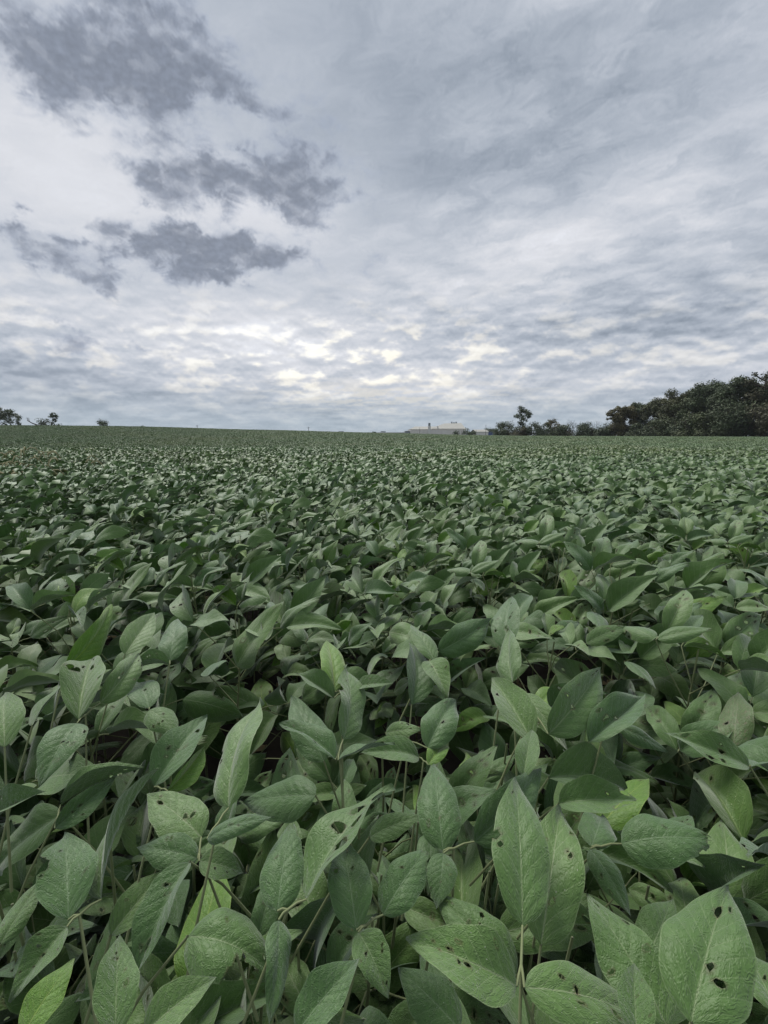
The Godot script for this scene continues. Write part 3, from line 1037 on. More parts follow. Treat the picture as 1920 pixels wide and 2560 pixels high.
func build_front_plants():
	var r := RandomNumberGenerator.new()
	r.seed = 31
	for g in FRONT_LEAVES.size():
		var rows: Array = FRONT_LEAVES[g]
		var join := Vector3.ZERO
		for row in rows:
			join += row[0] / rows.size()
		var dir: Vector3 = (rows[0][1] - rows[0][0]).normalized()
		var root := Vector3(join.x - dir.x * 0.10 + r.randf_range(-0.02, 0.02), 0.0, join.z - dir.z * 0.10 + r.randf_range(-0.02, 0.02))
		root.z = minf(root.z, -0.16)
		root.y = land(root.x, root.z)
		var o := thing("soybean_plant", "plant with " + FRONT_LABELS[g], "soybean plant", root, 0.0, "soybean plants at the front of the field")
		var plan := plan_plant(join.y - 0.10, 0, r, true)
		part("stem", stem_buf(plan, 7).mesh(), stem_mat, o)
		# the leaf the photograph shows
		var from := Vector3(0, join.y - root.y - 0.16, 0)
		join -= root
		var b := Buf.new()
		b.tube([from, from.lerp(join, 0.5) + Vector3(0, 0.01, 0), join], 0.0018, 0.0013, 7, false)
		for row in rows:
			var base: Vector3 = row[0] - root
			b.tube([join, join.lerp(base, 0.5) + Vector3(0, 0.002, 0), base], 0.0013, 0.0010, 6, false)
		var p := part("leaf", b.mesh(), stem_mat, o)
		for row in rows:
			var st := leaf_style(row[4], r)
			st.arch = r.randf_range(0.05, 0.14)
			st.fold = r.randf_range(0.12, 0.42) if r.randf() < 0.85 else 0.58
			st.twist = r.randf_range(-0.12, 0.12)
			if row[4] == 4:
				st.arch = 0.22
				st.curl = 0.5
			var mat: int = 3 if row[4] == 6 else [0, 0, 2, 1, 0, 1][r.randi() % 6]
			var lf := part("leaflet", blade(30, 14, st).mesh(), leaf_mats[mat], p, leaf_frame(row[0] - root, row[1] - root, row[2], row[3] * 0.86))
			if LEAFLET_LOOKS.has(row[4]):
				lf.set_meta("label", LEAFLET_LOOKS[row[4]])
		# lower leaves in its own shade
		for k in 6:
			var az := r.randf() * TAU
			var y0 := r.randf_range(0.22, 0.54)
			var j := Vector3(0, y0, 0) + heading(az, 0.5) * r.randf_range(0.08, 0.15)
			var leaf := plan_leaf(Vector3(0, y0 - 0.05, 0), j, az + r.randf_range(-0.5, 0.5), r.randf_range(0.085, 0.115), r, 0.15)
			var bb := Buf.new()
			bb.tube(leaf.stalk, 0.0016, 0.0011, 5, false)
			bb.tube(leaf.rachis, 0.0012, 0.0009, 4, false)
			var q := part("leaf", bb.mesh(), stem_mat, o)
			for lf in leaf.leaflets:
				part("leaflet", blades[lf.style % 18], leaf_mats[0 if lf.mat == 3 else lf.mat], q, leaf_frame(lf.base, lf.tip, lf.up, lf.w))
	# shorter plants that fill the gaps among them
	var low_spots := []
	for i in range(-5, 6):
		for j in 4:
			var at := Vector2(i * 0.21 + r.randf_range(-0.07, 0.07), -0.20 - j * 0.22 + r.randf_range(-0.07, 0.07))
			if absf(at.x) < -at.y * 0.9 + 0.28:
				low_spots.append(at)
	var lows := []
	for m in 4:
		lows.append(near_plant(plan_plant(r.randf_range(0.45, 0.52) if m < 2 else r.randf_range(0.62, 0.68), 9, r, true)))
	for at in low_spots:
		var o: Node3D = lows[r.randi() % 4].duplicate()
		o.name = numbered("soybean_plant")
		add_child(o, true)
		o.position = Vector3(at.x, land(at.x, at.y), at.y)
		o.rotation.y = r.randf_range(-1.2, 1.2)
		o.scale = Vector3.ONE * r.randf_range(0.9, 1.1)
		tag(o, "low %s plant %s in, %s, under front leaves" % ["narrow" if o.scale.x < 1.0 else "spreading", steps(maxf(0.25, -at.y)), "straight ahead" if absf(at.x) < 0.2 else "%s %s" % [steps(maxf(0.25, absf(at.x))), "left" if at.x < 0.0 else "right"]], "soybean plant", "low plants in the shade of the front leaves")
	for m in lows:
		m.free()
	litter(r)
	# the plants behind them
	var k := 0
	for at in front_spots:
		var d: float = at.length()
		var m := r.randi() % 14
		var o: Node3D = (near_models[m] if k < 95 else mid_models[m]).duplicate()
		k += 1
		o.name = numbered("soybean_plant")
		add_child(o, true)
		o.position = Vector3(at.x, land(at.x, at.y), at.y)
		o.rotation.y = r.randf_range(-0.4, 0.4)
		o.scale = Vector3.ONE * r.randf_range(0.92, 1.08)
		if d < 0.95:
			o.scale *= 0.86
		var build := "tall" if o.scale.x > 1.03 else "short" if o.scale.x < 0.96 else "medium"
		var side := "straight ahead" if absf(at.x) < 0.25 else "%s %s of middle" % [steps(roundf(absf(at.x) * 2.0) * 0.5), "left" if at.x < 0.0 else "right"]
		tag(o, "%s plant %s in, %s" % [build, steps(-at.y), side], "soybean plant", "soybean plants of the first few steps into the field")
	for m in near_models + mid_models:
		m.free()


# a length in words, in quarter and half steps of a metre
func steps(m: float) -> String:
	var q := int(round(m * 4.0))
	var whole: String = ["", "one", "two", "three", "four", "five", "six"][q / 4]
	if whole == "":
		return ["", "a quarter step", "half a step", "three quarter step"][q % 4]
	return whole + ["", " and a quarter", " and a half", " and three quarter"][q % 4] + (" step" if q == 4 else " steps")


# dry leaflets lying on the soil between the stems
func litter(r: RandomNumberGenerator) -> void:
	var mm := MultiMesh.new()
	mm.transform_format = MultiMesh.TRANSFORM_3D
	mm.mesh = blade(6, 4, {"arch": 0.15, "fold": -0.3, "quilt": 0.0, "wave": 0.08}).mesh()
	mm.instance_count = 900
	for k in 900:
		var x := r.randf_range(-3.0, 3.0)
		var z := r.randf_range(-3.6, 0.6)
		var a := r.randf() * TAU
		var dir := heading(a, r.randf_range(-0.2, 0.3))
		var at := Vector3(x, land(x, z) + 0.012, z)
		mm.set_instance_transform(k, leaf_frame(at, at + dir * r.randf_range(0.05, 0.09), Vector3.UP + heading(r.randf() * TAU, 0.0) * 0.4, 0.04))
	var o := MultiMeshInstance3D.new()
	o.name = "leaf_litter"
	o.multimesh = mm
	o.material_override = dry_mat
	add_child(o)
	o.set_meta("kind", "stuff")
	o.set_meta("label", "dry fallen leaves on the soil under the plants")


# ---------------------------------------------------------------- far things

var tree_mats := {}
var bark_mat: StandardMaterial3D


func plain(called: String, c: Color, rough := 0.8, metal := 0.0) -> StandardMaterial3D:
	var m := StandardMaterial3D.new()
	m.resource_name = called
	m.albedo_color = Color(c.r, c.g, c.b).linear_to_srgb()
	m.roughness = rough
	m.metallic = metal
	var nt := NoiseTexture2D.new()
	nt.width = 256
	nt.height = 256
	nt.seamless = true
	nt.noise = fractal(called.length() * 7, 0.03, 4, 0.6)
	var ramp := Gradient.new()
	ramp.set_color(0, Color(0.80, 0.80, 0.80))
	ramp.set_color(1, Color(1, 1, 1))
	nt.color_ramp = ramp
	m.albedo_texture = nt
	m.uv1_triplanar = true
	m.uv1_world_triplanar = true
	m.uv1_scale = Vector3.ONE * 0.15
	return m


func crown_mat(called: String, c: Color) -> StandardMaterial3D:
	var m := StandardMaterial3D.new()
	m.resource_name = called
	m.albedo_color = Color(c.r, c.g, c.b).linear_to_srgb()
	m.vertex_color_use_as_albedo = true
	m.roughness = 0.7
	m.backlight_enabled = true
	m.backlight = Color(0.3, 0.4, 0.15) * 0.5
	m.cull_mode = BaseMaterial3D.CULL_DISABLED
	return m


# A limb that forks: tubes into b, ends of the twigs into tips.
func limb(b: Buf, from: Vector3, dir: Vector3, length: float, radius: float, level: int, r: RandomNumberGenerator, tips: Array, spread: float) -> void:
	var bend := Vector3(r.randfn(0, 0.12), r.randf_range(0.0, 0.15), r.randfn(0, 0.12))
	var mid := from + dir * length * 0.5
	var dir2 := (dir + bend).normalized()
	var to := mid + dir2 * length * 0.5
	b.tube([from, mid, to], radius, radius * 0.6, 6 if level > 2 else 4 if level > 1 else 3, false)
	if level <= 0:
		tips.append(to)
		return
	if level <= 2:
		tips.append(to)
	var n := 3 if level > 1 else 2 + r.randi() % 2
	var turn := r.randf() * TAU
	for k in n:
		var a := turn + TAU * k / n + r.randf_range(-0.4, 0.4)
		var side := dir2.cross(Vector3.RIGHT if absf(dir2.x) < 0.8 else Vector3.UP).normalized()
		var out := side * cos(a) + dir2.cross(side) * sin(a)
		var nd := (dir2 + out * spread * r.randf_range(0.6, 1.2) + Vector3(0, 0.12, 0)).normalized()
		limb(b, to, nd, length * r.randf_range(0.62, 0.82), radius * 0.6, level - 1, r, tips, spread)


# Leaf sprays scattered through lumps of the crown, with gaps between the lumps.
func crown_buf(lumps: Array, count: int, leaf: float, r: RandomNumberGenerator) -> Buf:
	var b := Buf.new()
	b.colored = true
	var total := 0.0
	for l in lumps:
		total += l[1] * l[1]
	for l in lumps:
		var tone := r.randf_range(0.86, 1.12)
		var warm := r.randf_range(0.94, 1.08)
		for k in int(count * l[1] * l[1] / total):
			var v := Vector3(r.randfn(), r.randfn(), r.randfn()).normalized()
			var at: Vector3 = l[0] + v * l[1] * pow(r.randf(), 0.42) * Vector3(1.0, 0.8, 1.0) * (1.0 + 0.35 * r.randfn() * 0.5)
			var up := (v + Vector3(r.randfn(), r.randfn() + 0.6, r.randfn()) * 0.7).normalized()
			var x := up.cross(Vector3(r.randfn(), r.randfn(), r.randfn())).normalized()
			var z := x.cross(up)
			var s := leaf * r.randf_range(0.6, 1.3)
			var f := tone * r.randf_range(0.9, 1.12)
			var c := Color(minf(1.0, 0.8 * f * warm), minf(1.0, 0.8 * f), minf(1.0, 0.8 * f / warm))
			var i := b.vert(at - z * s, up, Vector2(0, 0), c)
			b.vert(at + x * s * 0.6 - up * s * 0.15, up, Vector2(1, 0), c)
			b.vert(at + z * s, up, Vector2(1, 1), c)
			b.vert(at - x * s * 0.6 - up * s * 0.15, up, Vector2(0, 1), c)
			b.tri(i, i + 1, i + 2)
			b.tri(i, i + 2, i + 3)
	return b


# kind: round, tall, loose, bush, bare
func plant_tree(called: String, label: String, group: String, at: Vector3, hgt: float, wide: float, kind: String, mat: String, count: int, leaf: float, a_seed: int) -> void:
	var r := RandomNumberGenerator.new()
	r.seed = a_seed
	var o := thing(called, label, "bush" if kind == "bush" else "tree", at, 0.0, group)
	var wood := Buf.new()
	var tips := []
	var lumps := []
	if kind == "bush":
		for k in 3:
			limb(wood, Vector3(0, -0.3, 0), heading(k * 2.1 + r.randf(), r.randf_range(0.8, 1.3)), hgt * 0.38, hgt * 0.02, 2, r, tips, 0.5)
		for k in 13:
			var a := r.randf() * TAU
			var q := sqrt(r.randf())
			var y := hgt * r.randf_range(0.08, 0.76)
			lumps.append([Vector3(sin(a) * q * wide * 0.42, y, cos(a) * q * wide * 0.42), hgt * r.randf_range(0.18, 0.30)])
		lumps.append([Vector3(0, hgt * 0.3, 0), minf(wide, hgt) * 0.36])
	else:
		var low: float = {"round": 0.20, "tall": 0.06, "loose": 0.30, "bare": 0.30}[kind]
		limb(wood, Vector3(0, -0.5, 0), Vector3(r.randfn(0, 0.03), 1, r.randfn(0, 0.03)).normalized(), hgt * (low + 0.12), hgt * 0.022, 4 if kind == "bare" else 3, r, tips, 0.75)
		var hi := 0.0
		var wid := 0.0
		for t in tips:
			hi = maxf(hi, t.y)
			wid = maxf(wid, absf(t.x))
		# fit the branching to the tree's own height and width
		var fit := Vector3(wide * 0.46 / maxf(wid, 0.1), hgt * 0.93 / hi, wide * 0.46 / maxf(wid, 0.1))
		for i in wood.v.size():
			var p := wood.v[i]
			var away := Vector3(p.x, 0, p.z)
			var k := smoothstep(0.0, hgt * 0.15, away.length())
			wood.v[i] = Vector3(p.x * lerpf(1.0, fit.x, k), p.y * fit.y, p.z * lerpf(1.0, fit.z, k))
		for t in tips:
			var away := Vector3(t.x, 0, t.z)
			var k := smoothstep(0.0, hgt * 0.15, away.length())
			var p := Vector3(t.x * lerpf(1.0, fit.x, k), t.y * fit.y, t.z * lerpf(1.0, fit.z, k))
			if kind == "loose" and r.randf() < 0.35:
				continue
			lumps.append([p, hgt * r.randf_range(0.045, 0.10) * (1.0 if kind != "loose" else 0.95)])
		if kind != "bare":
			var n: int = {"tall": 34, "round": 24, "loose": 10}[kind]
			for k in n:
				var a := r.randf() * TAU
				var yy := lerpf(low, 0.93, (k + r.randf()) / n)
				var reach := sqrt(maxf(0.0, 1.0 - pow((yy - (0.45 if kind == "tall" else 0.58)) / 0.52, 2.0)))
				var q := (0.35 + 0.65 * sqrt(r.randf())) * reach * 0.40
				lumps.append([Vector3(sin(a) * q * wide, yy * hgt, cos(a) * q * wide), hgt * r.randf_range(0.085, 0.15) * (0.8 if kind == "loose" else 1.0)])
	part("trunk", wood.mesh(), bark_mat, o)
	if kind != "bare":
		var c := part("crown", crown_buf(lumps, count, leaf, r).mesh(), tree_mats[mat], o)
		c.set_meta("kind", "stuff")


func build_far_things():
	tree_mats = {
		"dark": crown_mat("dark_foliage", Color(0.070, 0.102, 0.042)), "olive": crown_mat("olive_foliage", Color(0.100, 0.112, 0.042)), "brown": crown_mat("brownish_foliage", Color(0.095, 0.094, 0.042)),
		"gold": crown_mat("golden_foliage", Color(0.135, 0.125, 0.045)), "green": crown_mat("green_foliage", Color(0.080, 0.110, 0.040)),
	}
	bark_mat = plain("bark", Color(0.075, 0.062, 0.050), 0.9)
	# the wood on the right: [x, z, height, width, kind, crown colour, label]
	var wood := "trees of the wood along the right edge of the field"
	var w := [
		[106.5, -124.0, 19.2, 23.0, "tall", "brown", "tallest brownish green tree at the right end of the wood"],
		[101.0, -135.0, 18.4, 15.0, "tall", "dark", "dark green tree just left of the tallest brownish one"],
		[102.5, -150.0, 18.6, 14.0, "tall", "dark", "dark broad tree third from the right end of the wood"],
		[99.0, -158.0, 16.6, 13.0, "round", "olive", "olive green tree in the middle of the wood"],
		[108.0, -178.0, 18.2, 10.0, "bare", "dark", "pale bare-topped tree rising behind the middle of the wood"],
		[101.5, -173.0, 15.2, 12.0, "round", "olive", "light olive tree left of the bare-topped one"],
		[103.0, -189.0, 15.0, 12.0, "round", "dark", "thin dark tree with sky showing through, left part of the wood"],
		[95.5, -187.0, 13.4, 11.5, "round", "gold", "golden green tree with open crown and visible trunk at the wood's left end"],
		[94.0, -141.0, 10.0, 10.0, "bush", "green", "green thicket at the foot of the olive tree"],
		[96.5, -128.0, 12.0, 11.0, "bush", "dark", "dark thicket under the second tree of the wood"],
		[99.0, -119.0, 11.5, 12.0, "bush", "brown", "brownish thicket at the foot of the tallest tree"],
		[95.5, -158.0, 8.5, 10.0, "bush", "green", "thicket under the light olive tree"],
		[96.5, -176.0, 7.0, 10.0, "bush", "dark", "low dark thicket at the wood's left end"],
		[107.0, -138.0, 17.0, 14.0, "tall", "dark", "dark tree filling the wood behind the tallest one"],
		[110.0, -160.0, 16.5, 14.0, "round", "dark", "dark tree at the back of the wood's middle"],
		[112.0, -120.0, 17.0, 15.0, "tall", "dark", "dark tree at the right picture edge behind the tallest tree"],
		[97.5, -148.0, 13.5, 11.0, "round", "green", "green tree with arching boughs in front of the wood's middle"],
		[93.0, -196.0, 6.5, 11.0, "bush", "dark", "thicket under the golden tree"],
		[95.0, -149.0, 8.0, 11.0, "bush", "dark", "dark thicket at the foot of the green arching tree"],
		[97.0, -167.0, 7.5, 11.0, "bush", "dark", "dark thicket between the olive trees of the wood"],
		[94.5, -134.0, 9.0, 10.0, "bush", "green", "green thicket at the wood's edge left of the second tree"],
		[104.0, -114.0, 12.0, 12.0, "bush", "dark", "dark thicket at the right picture edge of the wood"],
		[95.0, -186.0, 6.5, 9.0, "bush", "brown", "brownish thicket near the wood's left end"],
	]
	var k := 0
	for t in w:
		k += 1
		var at := Vector3(t[0], land(t[0], t[1]) - 0.2, t[1])
		plant_tree("thicket_bush" if t[4] == "bush" else "woodland_tree", t[6], wood, at, t[2], t[3], t[4], t[5], 12000 if t[4] != "bush" else 6000, 0.29, 500 + k)
	# the hedge along the far end of the field
	var hedge := "bushes of the hedge along the far end of the field"
	var hs := [[51.5, 5.4, "dark"], [54.0, 7.0, "green"], [57.0, 4.8, "brown"], [60.0, 4.6, "brown"], [62.0, 5.0, "dark"], [66.0, 6.8, "dark"], [70.0, 4.6, "dark"], [74.0, 5.4, "green"], [77.5, 6.2, "dark"], [81.0, 5.0, "brown"], [85.0, 6.0, "dark"], [88.5, 7.4, "dark"], [92.5, 5.6, "dark"], [96.0, 7.0, "green"], [100.0, 6.0, "dark"]]
	var where := ["at the hedge's left end beside the blue building end", "second from the hedge's left end, taller and bushy", "brownish, left of the lone two-lobed tree", "brownish, under the left side of the lone tree", "at the foot of the lone two-lobed tree", "tall and dark, right of the lone tree", "low, between the lone tree and the yellowish tree", "green, under the yellowish tree", "dark, right of the yellowish tree", "brownish, under the first bare tree", "dark, between the bare trees", "tall and rounded, among the bare trees", "low and dark, right of the bare trees", "green, left of the golden tree", "dark, below the golden tree"]
	for i in hs.size():
		k += 1
		var z := -204.0 - 3.0 * sin(i * 2.3)
		plant_tree("hedge_bush", "hedge bush " + where[i], hedge, Vector3(hs[i][0], land(hs[i][0], z) - 0.4, z), hs[i][1] * 1.25, 8.0, "bush", hs[i][2], 2600, 0.26, 700 + k)
	plant_tree("hedgerow_tree", "lone dark tree with a two-lobed open crown above the hedge", "", Vector3(61.2, land(61.2, -206.0), -206.0), 14.6, 8.6, "loose", "dark", 2600, 0.27, 811)
	plant_tree("hedgerow_tree", "yellowish green tree with a forked crown above the hedge", "", Vector3(74.5, land(74.5, -208.0), -208.0), 9.0, 7.6, "round", "gold", 1900, 0.26, 812)
	var bare := ["bare brown twiggy tree above the hedge, first of three", "bare forked tree in the middle of the three bare ones", "thin bare tree nearest the golden tree"]
	for i in 3:
		plant_tree("bare_tree", bare[i], "bare trees above the hedge", Vector3([84.0, 90.0, 95.0][i], 0.0, -209.0), [9.6, 9.2, 9.0][i], [7.0, 6.0, 6.0][i], "bare", "dark", 0, 0.2, 830 + i)
	# bushes before the factory
	plant_tree("bush", "large dark bush in front of the factory's right end", "bushes before the factory", Vector3(41.8, -1.3, -258.0), 6.3, 8.0, "bush", "dark", 2000, 0.28, 841)
	plant_tree("bush", "large green bush between the factory and the white building", "bushes before the factory", Vector3(47.4, -1.3, -256.0), 5.8, 6.4, "bush", "green", 2000, 0.28, 842)
	plant_tree("bush", "small dark bush in front of the white building", "bushes before the factory", Vector3(57.0, -1.3, -262.0), 3.0, 3.4, "bush", "dark", 700, 0.22, 843)
	plant_tree("bush", "narrow dark bush before the factory wall", "bushes before the factory", Vector3(30.6, -1.3, -258.0), 3.4, 3.4, "bush", "dark", 700, 0.22, 844)
	plant_tree("bush", "small forked bush before the factory wall", "bushes before the factory", Vector3(34.6, -1.3, -258.0), 3.5, 3.6, "loose", "dark", 500, 0.22, 845)
	plant_tree("bush", "small round bush before the long low warehouse", "bushes before the factory", Vector3(11.2, -0.9, -262.0), 3.2, 2.8, "bush", "dark", 700, 0.22, 846)
	plant_tree("bush", "small bush pair at the warehouse's left part", "bushes before the factory", Vector3(1.2, -0.7, -262.0), 3.6, 2.6, "bush", "dark", 700, 0.22, 847)
	plant_tree("far_tree", "small round tree alone on the horizon left of the factory", "", Vector3(-9.4, -1.5, -420.0), 7.0, 6.0, "round", "dark", 900, 0.4, 848)
	plant_tree("far_tree", "wide dark wood far behind the white building", "", Vector3(142.0, -2.0, -640.0), 16.5, 26.0, "bush", "dark", 2600, 0.8, 849)
	plant_tree("far_tree", "far trees showing behind the bushes by the factory", "", Vector3(92.0, -2.0, -560.0), 14.0, 20.0, "bush", "green", 2000, 0.7, 850)
	# trees beyond the rise on the left
	var left := "trees beyond the rise on the left"
	plant_tree("field_tree", "broad dark tree at the left picture edge beyond the rise", left, Vector3(-159.0, 3.4, -193.0), 10.2, 7.4, "round", "dark", 2200, 0.26, 861)
	plant_tree("field_tree", "pointed dark tree beside the leftmost one beyond the rise", left, Vector3(-152.5, 3.2, -192.0), 9.0, 8.0, "round", "dark", 2200, 0.26, 862)
	plant_tree("field_tree", "slim tree with a flat crown on a bare trunk beyond the rise", left, Vector3(-135.0, 3.2, -192.0), 8.0, 3.6, "loose", "dark", 700, 0.26, 863)
	plant_tree("bush", "rounded dark bush left of the slim flat-crowned tree", left, Vector3(-137.8, 3.2, -191.0), 6.0, 5.0, "bush", "dark", 1000, 0.24, 864)
	plant_tree("bush", "low dark bush right of the slim flat-crowned tree", left, Vector3(-132.8, 3.0, -191.0), 4.0, 3.0, "bush", "dark", 500, 0.24, 865)
	plant_tree("bush", "dark bush alone on the skyline of the rise", left, Vector3(-115.0, 3.0, -191.0), 5.6, 5.0, "bush", "dark", 1000, 0.24, 866)
	plant_tree("bush", "low dark bush cut off by the left picture edge", left, Vector3(-161.5, 3.4, -190.0), 5.0, 4.0, "bush", "dark", 600, 0.24, 867)
	plant_tree("bush", "tiny bush showing on the skyline right of the lone dark bush", left, Vector3(-98.5, 2.4, -191.0), 3.6, 2.6, "bush", "green", 400, 0.22, 868)
	var dead := thing("fallen_tree", "dead leaning trunk with bare twigs between the trees on the rise", "tree", Vector3(-141.5, 5.0, -191.0))
	var db := Buf.new()
	var r := RandomNumberGenerator.new()
	r.seed = 77
	db.tube([Vector3(2.4, 0.2, 0), Vector3(0.4, 0.7, 0), Vector3(-1.6, 1.5, 0.2), Vector3(-3.4, 2.6, 0.3)], 0.34, 0.14, 6)
	var tips := []
	for i in 3:
		limb(db, Vector3(-3.2 + i * 0.6, 2.4 - i * 0.35, 0.3), Vector3(-0.5, 1.0, 0.3 * i - 0.3).normalized(), 0.8, 0.07, 2, r, tips, 0.6)
	part("trunk", db.mesh(), bark_mat, dead)
	var dl := []
	for i in 6:
		dl.append([Vector3(-0.8 + i * 0.7, 0.35, 0.2), 0.5])
	part("crown", crown_buf(dl, 500, 0.22, r).mesh(), tree_mats["dark"], dead).set_meta("kind", "stuff")
	build_works()
	build_weeds()


# a sheet-metal shed: walls, roof halves, doors, seams
func shell(parent: Node, called: String, lo: Vector3, hi: Vector3, mat: Material) -> void:
	var b := Buf.new()
	b.box(lo, hi)
	part(called, b.mesh(), mat, parent)


func build_works():
	var wall_mat := plain("cream_wall", Color(0.84, 0.80, 0.77))
	var roof_mat := plain("beige_roof", Color(0.40, 0.395, 0.35), 0.6)
	var pale := plain("pale_wall", Color(0.78, 0.77, 0.75))
	var grey := plain("grey_metal", Color(0.22, 0.25, 0.27), 0.6)
	var dark := plain("dark_metal", Color(0.035, 0.05, 0.055), 0.6)
	var blue := plain("blue_sheet", Color(0.035, 0.08, 0.24), 0.6)
	var pole_mat := plain("weathered_pole", Color(0.12, 0.10, 0.09), 0.9)
	# factory, 520 m away
	var f := thing("factory_building", "large beige factory with a stepped sloping roof beyond the field", "building", Vector3(29.3, -1.5, -520.0))
	shell(f, "wall", Vector3(0, 0, -60), Vector3(62.0, 10.4, 0), wall_mat)
	shell(f, "door", Vector3(9.0, 0.3, 0.0), Vector3(13.0, 5.0, 0.15), pale)
	shell(f, "door", Vector3(30.0, 0.3, 0.0), Vector3(34.0, 5.0, 0.15), pale)
	for k in 12:
		shell(f, "wall_rib", Vector3(4.9 + k * 5.0, 0.2, 0.0), Vector3(5.1 + k * 5.0, 10.2, 0.12), pale)
	var low := Buf.new()
	low.quad(Vector3(-0.4, 10.3, 0.5), Vector3(7.7, 14.1, -36), Vector3(62.2, 14.1, -36), Vector3(62.2, 10.3, 0.5))
	low.quad(Vector3(62.2, 10.3, -60), Vector3(62.2, 14.1, -36), Vector3(7.7, 14.1, -36), Vector3(-0.4, 10.3, -60))
	low.quad(Vector3(-0.4, 10.3, -60), Vector3(7.7, 14.1, -36), Vector3(7.7, 14.1, -36), Vector3(-0.4, 10.3, 0.5))
	part("roof", low.mesh(), roof_mat, f)
	var high := Buf.new()
	high.quad(Vector3(24.0, 11.0, -3), Vector3(42.0, 17.6, -34), Vector3(61.9, 18.2, -34), Vector3(61.9, 11.0, -3))
	high.quad(Vector3(24.0, 11.0, -55), Vector3(42.0, 17.6, -34), Vector3(42.0, 17.6, -34), Vector3(24.0, 11.0, -3))
	high.quad(Vector3(61.9, 11.0, -55), Vector3(61.9, 18.2, -34), Vector3(42.0, 17.6, -34), Vector3(24.0, 11.0, -55))
	high.quad(Vector3(61.9, 11.0, -3), Vector3(61.9, 18.2, -34), Vector3(61.9, 18.2, -34), Vector3(61.9, 11.0, -55))
	part("raised_roof", high.mesh(), roof_mat, f)
	for k in 3:
		shell(f, "roof_vent", Vector3(50.0 + k * 2.6, 17.6, -35.4), Vector3(51.4 + k * 2.6, 19.6 - 0.5 * (k % 2), -33.4), grey)
	shell(f, "stair_tower", Vector3(19.6, 0.1, -2), Vector3(22.6, 13.9, 0.9), pale)
	shell(f, "extractor", Vector3(19.9, 13.9, -1.6), Vector3(22.2, 17.2, 0.5), grey)
	shell(f, "pale_stack", Vector3(30.2, 10.2, -6), Vector3(31.6, 14.0, -4.6), pale)
	shell(f, "annex", Vector3(-5.5, 0.1, -40), Vector3(-0.3, 8.6, -2), grey)
	# long low warehouse left of it
	var h := thing("warehouse_building", "long low pale warehouse left of the factory", "building", Vector3(-66.0, -1.5, -545.0))
	shell(h, "wall", Vector3(0, 0, -50), Vector3(90, 6.4, 0), pale)
	shell(h, "roof", Vector3(-0.5, 6.42, -50.5), Vector3(90.5, 7.2, 0.6), pale)
	for k in 9:
		shell(h, "loading_door", Vector3(6.0 + k * 9.2, 0.2, 0.0), Vector3(9.6 + k * 9.2, 3.8, 0.14), grey)
	for k in 2:
		shell(h, "roof_vent", Vector3(12.0 + k * 50.0, 7.42, -14), Vector3(18.0 + k * 50.0, 8.6, -10), grey)
	# white building with a blue end
	var s := thing("white_building", "white low building with a blue end wall beside the hedge", "building", Vector3(79.6, -1.5, -405.0))
	shell(s, "wall", Vector3(0, 0, -24), Vector3(10.8, 6.6, 0), pale)
	shell(s, "blue_end", Vector3(10.82, 0, -24), Vector3(15.4, 6.5, -0.3), blue)
	var sr := Buf.new()
	sr.quad(Vector3(-0.3, 6.62, 0.4), Vector3(-0.3, 8.6, -12), Vector3(11.2, 8.6, -12), Vector3(11.2, 6.62, 0.4))
	sr.quad(Vector3(11.2, 6.62, -24.4), Vector3(11.2, 8.6, -12), Vector3(-0.3, 8.6, -12), Vector3(-0.3, 6.62, -24.4))
	part("roof", sr.mesh(), roof_mat, s)
	shell(s, "eave_trim", Vector3(-0.35, 6.2, 0.02), Vector3(10.8, 6.6, 0.3), pale)
	shell(s, "door", Vector3(2.0, 0.1, 0.0), Vector3(3.2, 2.4, 0.1), grey)
	shell(s, "window", Vector3(5.0, 2.4, 0.0), Vector3(6.8, 3.6, 0.1), dark)
	# dark trailer
	var t := thing("container_trailer", "dark box trailer standing on the skyline left of the factory", "trailer", Vector3(-47.6, 0.6, -330.0))
	shell(t, "body", Vector3(0, 1.1, -2.5), Vector3(5.9, 3.9, 0), dark)
	shell(t, "chassis", Vector3(0.3, 0.75, -2.2), Vector3(5.6, 1.08, -0.3), grey)
	for k in 2:
		var wb := Buf.new()
		wb.tube([Vector3(3.8 + k * 1.1, 0.5, -2.4), Vector3(3.8 + k * 1.1, 0.5, -0.1)], 0.48, 0.48, 14)
		part("wheel", wb.mesh(), dark, t)
	for k in 5:
		shell(t, "rib", Vector3(0.6 + k * 1.15, 1.2, 0.0), Vector3(0.7 + k * 1.15, 3.8, 0.05), grey)
	# poles
	var poles := [[Vector3(-54.0, 0.3, -335.0), 7.6, true, "utility pole with a crossarm left of the dark trailer"], [Vector3(38.2, -1.5, -500.0), 11.6, false, "thin dark pole before the factory's left part"], [Vector3(87.0, -1.5, -400.0), 12.0, false, "tall light pole behind the white building"], [Vector3(-133.6, 1.0, -335.0), 8.2, true, "distant short pole on the skyline of the rise"]]
	for p in poles:
		var o := thing("utility_pole", p[3], "pole", p[0])
		var b := Buf.new()
		b.tube([Vector3.ZERO, Vector3(0, p[1], 0)], 0.20, 0.13, 8)
		part("post", b.mesh(), pole_mat, o)
		if p[2]:
			shell(o, "crossarm", Vector3(-1.0, p[1] - 0.9, -0.08), Vector3(1.0, p[1] - 0.7, 0.08), pole_mat)
		else:
			shell(o, "lamp_head", Vector3(-0.5, p[1], -0.15), Vector3(0.5, p[1] + 0.18, 0.15), grey)


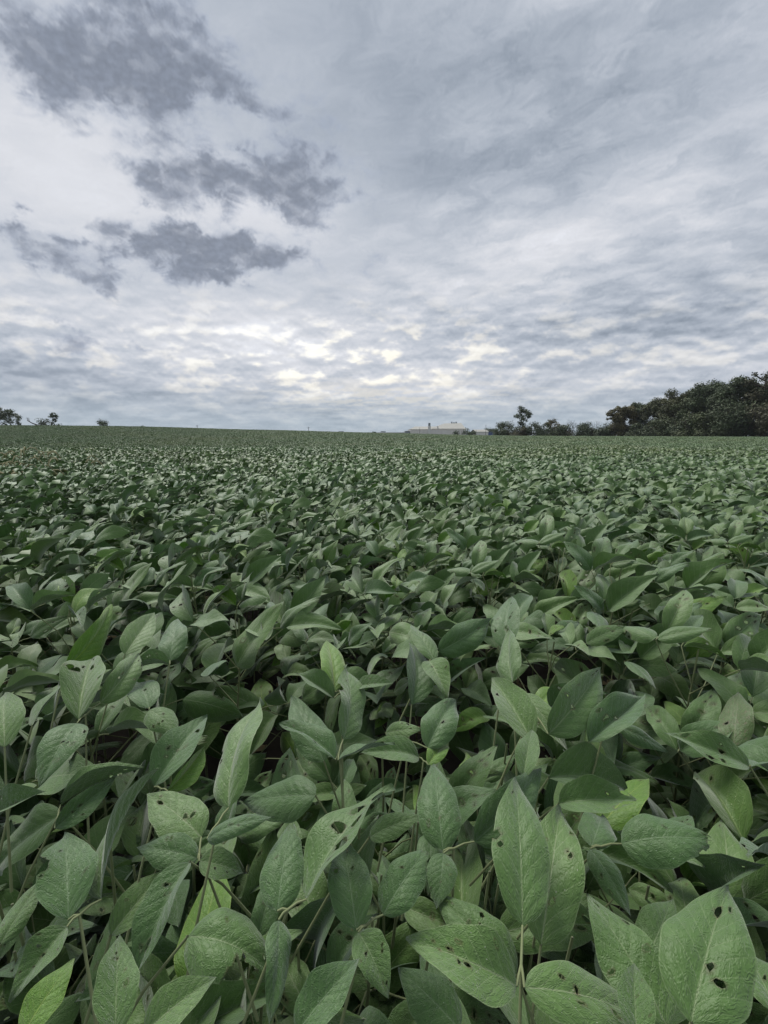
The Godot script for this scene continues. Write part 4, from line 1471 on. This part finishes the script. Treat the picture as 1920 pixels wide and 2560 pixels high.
# tall grass weeds with bowed seed heads at the left edge of the field
func build_weeds():
	var r := RandomNumberGenerator.new()
	r.seed = 66
	var spots := [Vector3(-4.95, 0, -6.1), Vector3(-4.55, 0, -5.9), Vector3(-4.25, 0, -6.3), Vector3(-5.2, 0, -6.8), Vector3(-4.1, 0, -5.3)]
	var says := ["tuft of tall weed grass cut off by the left picture edge", "tuft of weed grass with the most bowed pale seed heads, left edge", "tuft of weed grass nearest the open crop, left edge", "tuft of weed grass behind the others at the left edge", "low tuft of weed grass in front of the others, left edge"]
	var head_mat := plain("seed_head", Color(0.34, 0.31, 0.17), 0.9)
	var straw := plain("weed_blade", Color(0.15, 0.17, 0.06), 0.8)
	for k in spots.size():
		var at: Vector3 = spots[k]
		at.y = land(at.x, at.z)
		var o := thing("weed_grass", says[k], "weed", at, 0.0, "weed grass at the left edge")
		for m in 7:
			var az := r.randf() * TAU
			var hgt := r.randf_range(0.95, 1.22) if k < 4 else 0.95
			var out := heading(az, 0.0)
			var pts := []
			for i in 6:
				var q := i / 5.0
				pts.append(out * (0.22 * q * q) + Vector3(0, hgt * q * (1.0 - 0.08 * q), 0))
			var b := Buf.new()
			b.tube(pts, 0.004, 0.002, 4, false)
			var st := part("stalk", b.mesh(), straw, o)
			var e: Vector3 = pts[5]
			var hb := Buf.new()
			hb.tube([e, e + out * 0.04 + Vector3(0, 0.03, 0), e + out * 0.09 + Vector3(0, 0.025, 0), e + out * 0.13 - Vector3(0, 0.02, 0), e + out * 0.15 - Vector3(0, 0.07, 0)], 0.009, 0.005, 6)
			part("seed_head", hb.mesh(), head_mat, st)
		for m in 6:
			var az := r.randf() * TAU
			var out := heading(az, 0.0)
			var b := Buf.new()
			var l := r.randf_range(0.35, 0.6)
			var y0 := r.randf_range(0.3, 0.75)
			b.add(blade(8, 2, {"arch": 0.2, "quilt": 0.0, "fold": 0.4}), leaf_frame(Vector3(0, y0, 0), Vector3(0, y0 + 0.1, 0) + out * l, Vector3.UP, 0.022))
			part("blade", b.mesh(), straw, o)
